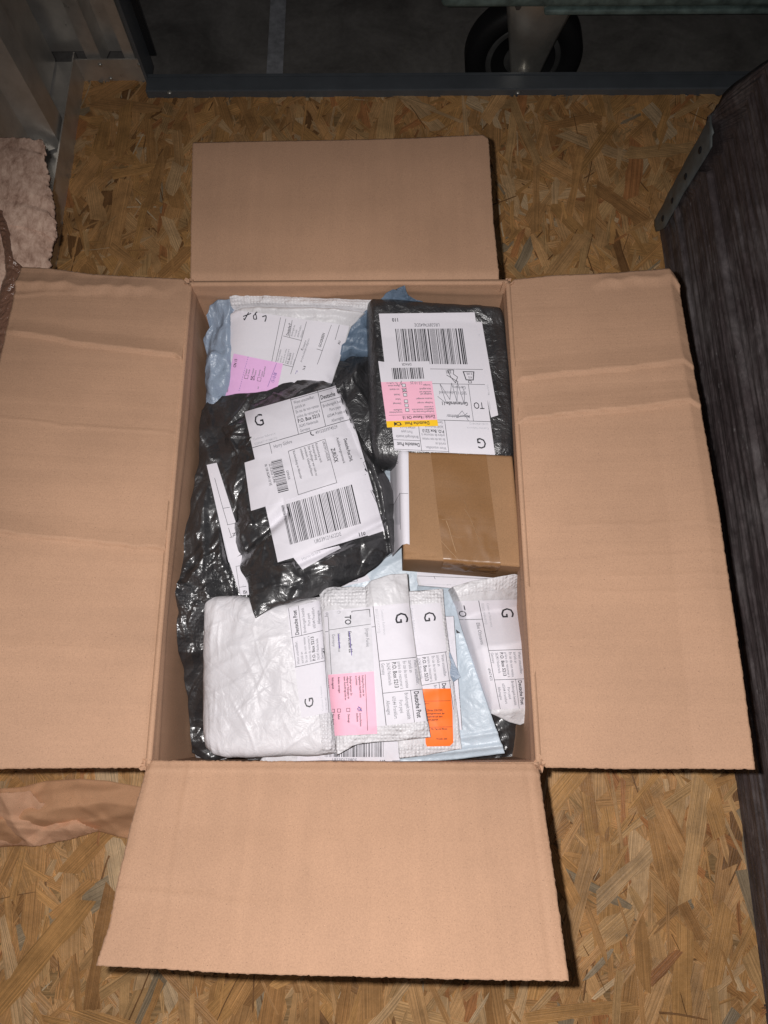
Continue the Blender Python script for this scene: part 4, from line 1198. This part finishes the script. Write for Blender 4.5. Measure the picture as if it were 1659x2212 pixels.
    bpy.data.objects.remove(pr)
    return T
small_box()

# ---- the mailers standing at the front
G1 = None
# wide white mailer lying lowest at the front with a barcode
T = thing_at('white_mailer', B3, 400, 1180, -.066, 'white mailer lowest at the front edge with a half hidden barcode UR539212398DE', 'mailer')
s = patch('mailer_film', [(-60, 1010), (900, 1000)], [(900, 1000), (720, 1260)], [(-220, 1252), (300, 1258), (720, 1262)], [(-60, 1010), (-220, 1252)], -.064, conv=B3, bulge=.003, mat_=M_white, wr=crumple(.0008, .02, 121), parent=T)
c = Canvas(); c.step = 8
c.poly([(60, 1040), (730, 1030), (745, 1258), (30, 1256)], 'paper', 0)
c.bars(215, 1090, 382, 122, 31, 40); c.text(262, 1240, 'UR539212398DE', 31, 1, sx=.74, m='grey'); c.text(570, 1252, '110', 30, 1, bold=True); c.line(655, 1237, 748, 1235, 3)
attach('barcode_label', c, convmap(B3), s, T)

# pale blue mailer fanned out at the right
T = thing_at('blue_mailer', B3, 1150, 800, -.07, 'smooth pale blue mailer fanned out towards the near right corner', 'mailer')
s = patch('mailer_film', [(820, 90, -.075), (1032, 108, -.058)], [(1032, 108, -.058), (1112, 385, -.048), (1250, 790, -.044), (1390, 1188, -.050)], [(700, 1262, -.060), (1100, 1225, -.058), (1390, 1188, -.050)], [(820, 90, -.075), (760, 700, -.07), (700, 1262, -.060)],
          -.065, conv=B3, res=.0013, bulge=.004, n=4, mat_=M_blue, wr=addf(crumple(.0012, .05, 131, 1.2, 2.5, 2, False), crumple(.0004, .008, 132)), parent=T,
          extra=lambda u, v: .0030 * np.exp(-((v - .955) / .012) ** 2) + .0022 * np.exp(-((v - .90 + .02 * u) / .012) ** 2) * u)
c = Canvas(); c.step = 9
c.poly([(960, 300), (1056, 292), (1110, 1035), (1000, 1040)], 'paper', 0); c.line(1056, 292, 1110, 1035, 3); c.line(985, 296, 1056, 292, 3, 'grey'); c.poly([(1070, 378), (1074, 404), (1102, 403)], 'ink', 1)
c.line(1090, 790, 1112, 1010, 2, 'lgrey')
attach('address_label', c, convmap(B3), s, T)
V3 = [at(*B3(*p), R - .040) for p in ((1028, 520), (1100, 690), (1052, 722), (1020, 640))]
M_fold = M_bluegrey
child_of(T, new_obj('folded_corner', [tuple(p) for p in V3] + [tuple(p - np.array((0, 0, .0015))) for p in V3], [(0, 1, 2, 3), (7, 6, 5, 4), (0, 4, 5, 1), (1, 5, 6, 2), (2, 6, 7, 3), (3, 7, 4, 0)], M_fold, smooth=False))

# padded mailer on the far right
T = thing_at('padded_mailer', B3, 1400, 500, -.04, 'fat white padded mailer against the right carton wall, beside the pale blue mailer', 'mailer')
lm = [[B3(*p) for p in ((1050, 195), (1482, 183), (1542, 885), (1250, 905))]]
s = patch('mailer_film', [(980, 150, -.088), (1050, 100, -0.037), (1180, 60, -0.035), (1300, 45, -0.035), (1450, 20, -0.039), (1482, 30, -0.043)], [(1482, 30, -0.043), (1512, 240, -.09), (1528, 450, -0.051), (1545, 700, -0.051), (1552, 900, -0.054), (1530, 985, -0.057)],
          [(1180, 940, -.088), (1300, 930, -0.051), (1420, 985, -0.053), (1490, 1003, -0.057), (1530, 985, -0.057)], [(980, 150, -.088), (1050, 500, -.088), (1180, 940, -.088)], -.062, conv=B3, res=.0010, bulge=.012, n=5, drop=.02, mat_=M_white2,
          wr=addf(crumple(.0010, .03, 141, octs=2), facets(B3, 1350, 500, .09, 160, .0012, 143, .1, 2.6, .002, .01)), masks=lm, floor_mask=.30, parent=T, emb=lambda u, v: np.where((u > .93) | (v < .12), .6, .0))
c = dp_label(upto=54, w=100, name_='Elke Oltmanns', ref='SE2832264A08YQ', phone='4947455')
attach('address_label', c, bilin(B3(1482, 184), B3(1545, 893), B3(1240, 905), B3(1050, 197), 100, 54), s, T, lift=.0008)

# mailer with the orange sticker
T = thing_at('padded_mailer', B3, 950, 700, -.055, 'slim white padded mailer with the orange sticker at the front of the carton', 'mailer')
lm = [[B3(*p) for p in ((760, 210), (968, 205), (1052, 768), (1052, 1140), (860, 1142))]]
s = patch('mailer_film', [(640, 150, -.06), (770, 128, -.040), (880, 122, -.040), (984, 112, -.042)], [(984, 112, -.042), (996, 250, -.042), (1040, 600, -.040), (1085, 950, -.05), (1108, 1158, -.05)],
          [(700, 1222, -.042), (880, 1200, -.05), (1108, 1158, -.05)], [(640, 150, -.06), (660, 700, -.044), (700, 1222, -.042)], -.041, conv=B3, res=.0010, bulge=.004, n=6, drop=.008, mat_=M_white2,
          wr=addf(crumple(.0008, .03, 151, octs=2), facets(B3, 900, 650, .09, 160, .0011, 153, .1, 2.6, .002, .01)), masks=lm, floor_mask=.30, parent=T, emb=lambda u, v: np.where((v < .09) | (u > .95) | (v > .93), 1.0, .1))
c = dp_label(upto=60, w=100, addr=False)
attach('address_label', c, bilin(B3(967, 206), B3(1062, 900), B3(770, 960), B3(660, 230), 100, 42), s, T, lift=.0008)
c = Canvas(); c.step = 8
c.poly([(850, 768), (1036, 765), (1046, 900), (860, 905)], 'orange', 6); c.poly([(860, 905), (1046, 900), (1052, 1118), (872, 1122)], 'orange', 6); c.poly([(872, 1122), (1052, 1118), (1030, 1140), (880, 1143)], 'orange', 6)
c.line(862, 848, 1034, 845, 2.4, 'ink', 8); c.line(880, 1018, 1046, 1015, 2.4, 'ink', 8)
for i, t in enumerate(('ZB/des ZSP/ZSPL', 'erungsvermerk der', 'ngskraft auf dem', 'ttel geprüft')): c.text(880 + i * 2, 914 + i * 20, t, 17, -.5, bold=True, layer=8, sx=.86)
c.text(868, 866, 'gsort)', 13, 0, layer=8); c.text(906, 1034, 'Nz, Tag und Monat', 15.5, -.5, bold=True, layer=8, sx=.88); c.text(942, 1099, '912-651-000', 16, -.5, bold=True, layer=8)
attach('orange_sticker', c, convmap(B3), s, T, lift=.0010)

# wide padded mailer at the left front
T = thing_at('padded_mailer', B2, 650, 850, -.05, 'big plump white padded mailer with crinkled blank film at the near left', 'mailer')
lm = [[B2(*p) for p in ((890, 300), (1165, 235), (1240, 1150), (1010, 1195))]]
s = patch('mailer_film', [(222, 212, -.056), (300, 205, -.054), (500, 195, -.05), (800, 265, -.048), (1000, 240, -.048), (1180, 200, -.05)], [(1180, 200, -.05), (1250, 800, -.05), (1300, 1478, -.05)],
          [(232, 1430, -.06), (300, 1500, -.055), (400, 1522, -.052), (680, 1520, -.05), (900, 1505, -.05), (1150, 1508, -.05), (1300, 1478, -.05)], [(222, 212, -.056), (214, 600, -.058), (208, 1000, -.06), (212, 1300, -.062), (232, 1430, -.06)],
          -.052, conv=B2, res=.0009, bulge=.011, n=14, pw=.6, drop=.028, mat_=M_white,
          wr=addf(crumple(.0010, .06, 161, .9, 2.0, 2), facets(B2, 650, 850, .085, 90, .0011, 163, .9, 2.0, .0014, .008), facets(B2, 650, 850, .085, 30, .0010, 164, 1.1, 1.6, .010, .022)), masks=lm, floor_mask=.35, parent=T, jit=(.0006, .012), emb=lambda u, v: np.where((u > .90), 1.0, 0.0))
c = dp_label(upto=40, w=100, ref='SE2861149')
attach('address_label', c, bilin(B2(1012, 1193), B2(895, 302), B2(1200, 228), B2(1262, 1148), 100, 37), s, T, lift=.0008)
c = Canvas(); c.step = 8
c.stroke([(1190, 500), (1200, 490), (1218, 500), (1212, 525), (1195, 520), (1190, 500)], 5, 'marker'); c.stroke([(1185, 640), (1222, 620), (1215, 660), (1190, 655), (1205, 680), (1225, 665), (1215, 640)], 5, 'marker')
attach('pen_mark', c, convmap(B2), s, T, lift=.0022)

# mailer on top with address, pink form and postage label
T = thing_at('padded_mailer', B3, 550, 620, -.035, 'topmost white padded mailer at the front with TO address, pink return form and postage label', 'mailer')
lm = [[B3(*p) for p in ((205, 265), (520, 240), (790, 202), (892, 975), (560, 1062), (268, 1075))]]
s = patch('mailer_film', [(178, 120, -.035), (250, 100, -.033), (478, 100, -.029), (520, 60, -.027), (640, 22, -.027), (752, 14, -.029)], [(752, 14, -.029), (768, 210, -.029), (815, 560, -.027), (860, 820, -.027), (906, 1082, -.029)],
          [(292, 1200, -.033), (420, 1130, -.031), (560, 1112, -.031), (700, 1105, -.029), (906, 1082, -.029)], [(178, 120, -.035), (200, 400, -.033), (232, 700, -.033), (292, 1200, -.033)], -.031, conv=B3, res=.0009, bulge=.005, n=8, drop=.010, mat_=M_white2,
          wr=addf(crumple(.0010, .03, 171, octs=2), facets(B3, 550, 600, .09, 180, .0012, 173, .1, 2.6, .002, .01)), masks=lm, floor_mask=.30, parent=T, emb=lambda u, v: np.where((v < .13) & (u < .55) | (v > .90), 1.0, .1),
          extra=lambda u, v: .001 * (v < .2) * np.clip((u - .5) * 30, 0, 1))
c = dp_label(upto=74, w=100, addr=False, ref='SEIC221153573YQ')
c.line(17, 33, 17, 74, .4)
attach('postage_label', c, bilin(B3(790, 203), B3(892, 975), B3(270, 1045), B3(205, 262), 100, 74), s, T, lift=.0007)
c = Canvas(); c.step = 8
c.poly([(240, 262), (512, 246), (537, 655), (228, 675)], 'shade', 5)
c.text(345, 288, 'TO', 58, 88, True, sx=.76, layer=7); c.text(480, 374, 'Jürgen Funke', 30, 87, m='grey', sx=.76, layer=7); c.text(366, 392, 'Saarstraße 22', 32, 87, True, sx=.80, layer=7)
c.text(297, 405, '03046 Cottbus', 24, 87, m='grey', layer=7, sx=.84); c.text(262, 410, 'Germany', 26, 87, m='grey', layer=7, sx=.85); c.text(302, 258, '(*)', 22, 87, m='grey', layer=7); c.text(220, 270, '00', 26, 87, m='grey', layer=7)
c.stroke([(374, 392), (390, 550)], 5, 'pen', 8); c.stroke([(303, 410), (310, 505), (305, 430), (312, 500)], 5, 'pen', 8)
c.stroke([(392, 272), (390, 262), (506, 249), (510, 300)], 3.6, 'ink', 7); c.line(240, 384, 514, 346, 2.6, layer=7); c.line(214, 296, 238, 296, 2, layer=7); c.line(236, 296, 258, 672, 2.6, layer=7)
attach('address_slip', c, convmap(B3), s, T, lift=.0010)
c = Canvas(); c.step = 8
c.poly([(228, 677), (534, 655), (556, 1060), (265, 1074)], 'pink', 8)
L1 = [(456, 680, 'Empfänger/Firma unter der'), (436, 682, 'angegebenen Anschrift nicht'), (414, 684, 'zu ermitteln'), (376, 686, 'Empfänger verzogen. Ein-'), (357, 687, 'willigung zur Weitergabe der'), (338, 688, 'neuen Anschrift liegt nicht vor.'), (300, 690, 'Annahme verweigert'), (260, 694, 'Nicht abgeholt'), (230, 700, 'Nicht aufgef')]
for x, y, t in L1: c.text(x, y, t, 19, 87, True, sx=.66, layer=10)
for x, y, t in ((440, 925, 'Inconnu/Adresse'), (420, 925, 'insuffisante'), (364, 932, 'Déménagé'), (300, 932, 'Refusé'), (262, 932, 'Non réclamé')): c.text(x, y, t, 19, 87, True, sx=.68, layer=10)
for x, y in ((430, 890), (356, 893), (296, 897), (256, 899)):
    c.rect(x, y, 24, 24, 'ink', 9); c.rect(x + 3, y + 3, 18, 18, 'pink', 10)
c.stroke([(432, 880), (458, 915), (440, 885), (425, 900), (456, 905), (432, 912)], 3.6, 'pen', 11); c.line(478, 674, 494, 1040, 3.4, 'ink', 10)
attach('return_form', c, convmap(B3), s, T, lift=.0013)

# ------------------------------------------------------------------ loose packing around the carton
T = empty('kraft_paper', tuple(at(*D4(400, 450), 0)), 'crumpled torn brown kraft paper lying on the board floor at the lower left', 'packing paper')
def q(x, y, z): return D4(x, y, z - R)
s = patch('paper_sheet', [q(-260, 330, .05), q(0, 308, .055), q(140, 298, .05), q(280, 262, .05), q(470, 252, .055), q(640, 264, .05), q(880, 306, .04)], [q(880, 306, .04), q(860, 460, .03), q(800, 612, .012)],
          [q(-260, 620, .02), q(0, 652, .022), q(225, 650, .03), q(420, 612, .024), q(580, 562, .016), q(680, 590, .012), q(800, 612, .012)], [q(-260, 330, .05), q(-270, 500, .04), q(-260, 620, .02)], 0, res=.002, under=.0008, mat_=M_sack,
          wr=addf(crumple(.003, .06, 201, .5, 1.5, 2), facets(D4, 350, 450, .12, 60, .0045, 205, .3, 1.6, .005, .03)), parent=T, bulge=.010, n=2,
          extra=lambda u, v: .010 * np.clip(1 - np.abs(v - .55 + .25 * u) / .30, 0, 1))
c_pts_top = [q(-240, 350, .068), q(0, 330, .070), q(110, 328, .070), q(180, 322, .066), q(240, 392, .066), q(315, 412, .062), q(340, 450, .060), q(400, 468, .056), q(520, 530, .040), q(588, 552, .024)]
s2 = patch('torn_ply', c_pts_top, [q(588, 552, .024), q(590, 560, .020)], [q(-240, 640, .026), q(0, 648, .028), q(225, 648, .036), q(420, 610, .030), q(590, 560, .020)], [q(-240, 350, .068), q(-240, 640, .026)], 0, res=.0016, under=.0007, mat_=M_sack2,
           wr=addf(crumple(.002, .05, 203, 1.0, 1.2, 2), facets(D4, 200, 500, .12, 60, .0055, 206, -.5, 2, .005, .026)), parent=T, bulge=.006, n=2, jit=(.0012, .0025),
           extra=lambda u, v: .012 * np.clip(1 - np.abs(u - .42 - .25 * (v - .5)) / .16, 0, 1) - .006 * np.clip(1 - np.abs(u - .62 + .3 * (v - .5)) / .10, 0, 1))

# torn carton at the left wall behind the left flap
bxx0, bxx1, byy0, byy1 = -.515, -.365, .02, .37
T = empty('torn_carton', ((bxx0 + bxx1) / 2, (byy0 + byy1) / 2, 0), 'torn brown carton with ragged fibrous flap and glossy tape by the left metal wall', 'carton')
V, F = box_mesh(bxx0, bxx1, byy0, byy1, .001, .385)
child_of(T, bevel(new_obj('carton_body', V, F, M_card, smooth=False), .004))
s = patch('torn_flap', [(-120, 300, -.02), (-40, 298, -.02), (0, 296, -.02), (55, 297, -.02), (90, 304, -.022), (97, 318, -.022)],
          [(97, 318, -.022), (94, 345, -.024), (100, 352, -.024), (106, 400, -.026), (118, 445, -.028), (116, 470, -.03), (122, 478, -.03), (114, 520, -.032), (123, 500, -.034), (108, 545, -.036), (108, 600, -.038), (100, 800, -.04)],
          [(-160, 830, -.045), (100, 800, -.04)], [(-120, 300, -.02), (-140, 560, -.03), (-160, 830, -.045)], -.03, res=.0011, under=.004, mat_=M_torn, bulge=.012, n=2.5,
          wr=crumple(.0008, .06, 212, octs=1, sharp=False), parent=T, jit=(.0024, .0045))
s = patch('tape', [(-25, 425, -.016), (2, 450, -.016)], [(2, 450, -.016), (20, 500, -.016), (27, 560, -.018), (60, 585, -.024), (75, 640, -.03), (50, 830, -.03)], [(-60, 830, -.03), (50, 830, -.03)], [(-25, 425, -.016), (-6, 470, -.016), (10, 540, -.018), (12, 590, -.022), (-10, 660, -.028), (-60, 830, -.03)], -.015,
          res=.0012, under=.0005, mat_=M_tapegloss, bulge=.008, n=3, wr=crumple(.0016, .010, 221), parent=T, jit=(.001, .006))

# every part keeps its place in its thing
bpy.context.view_layer.update()
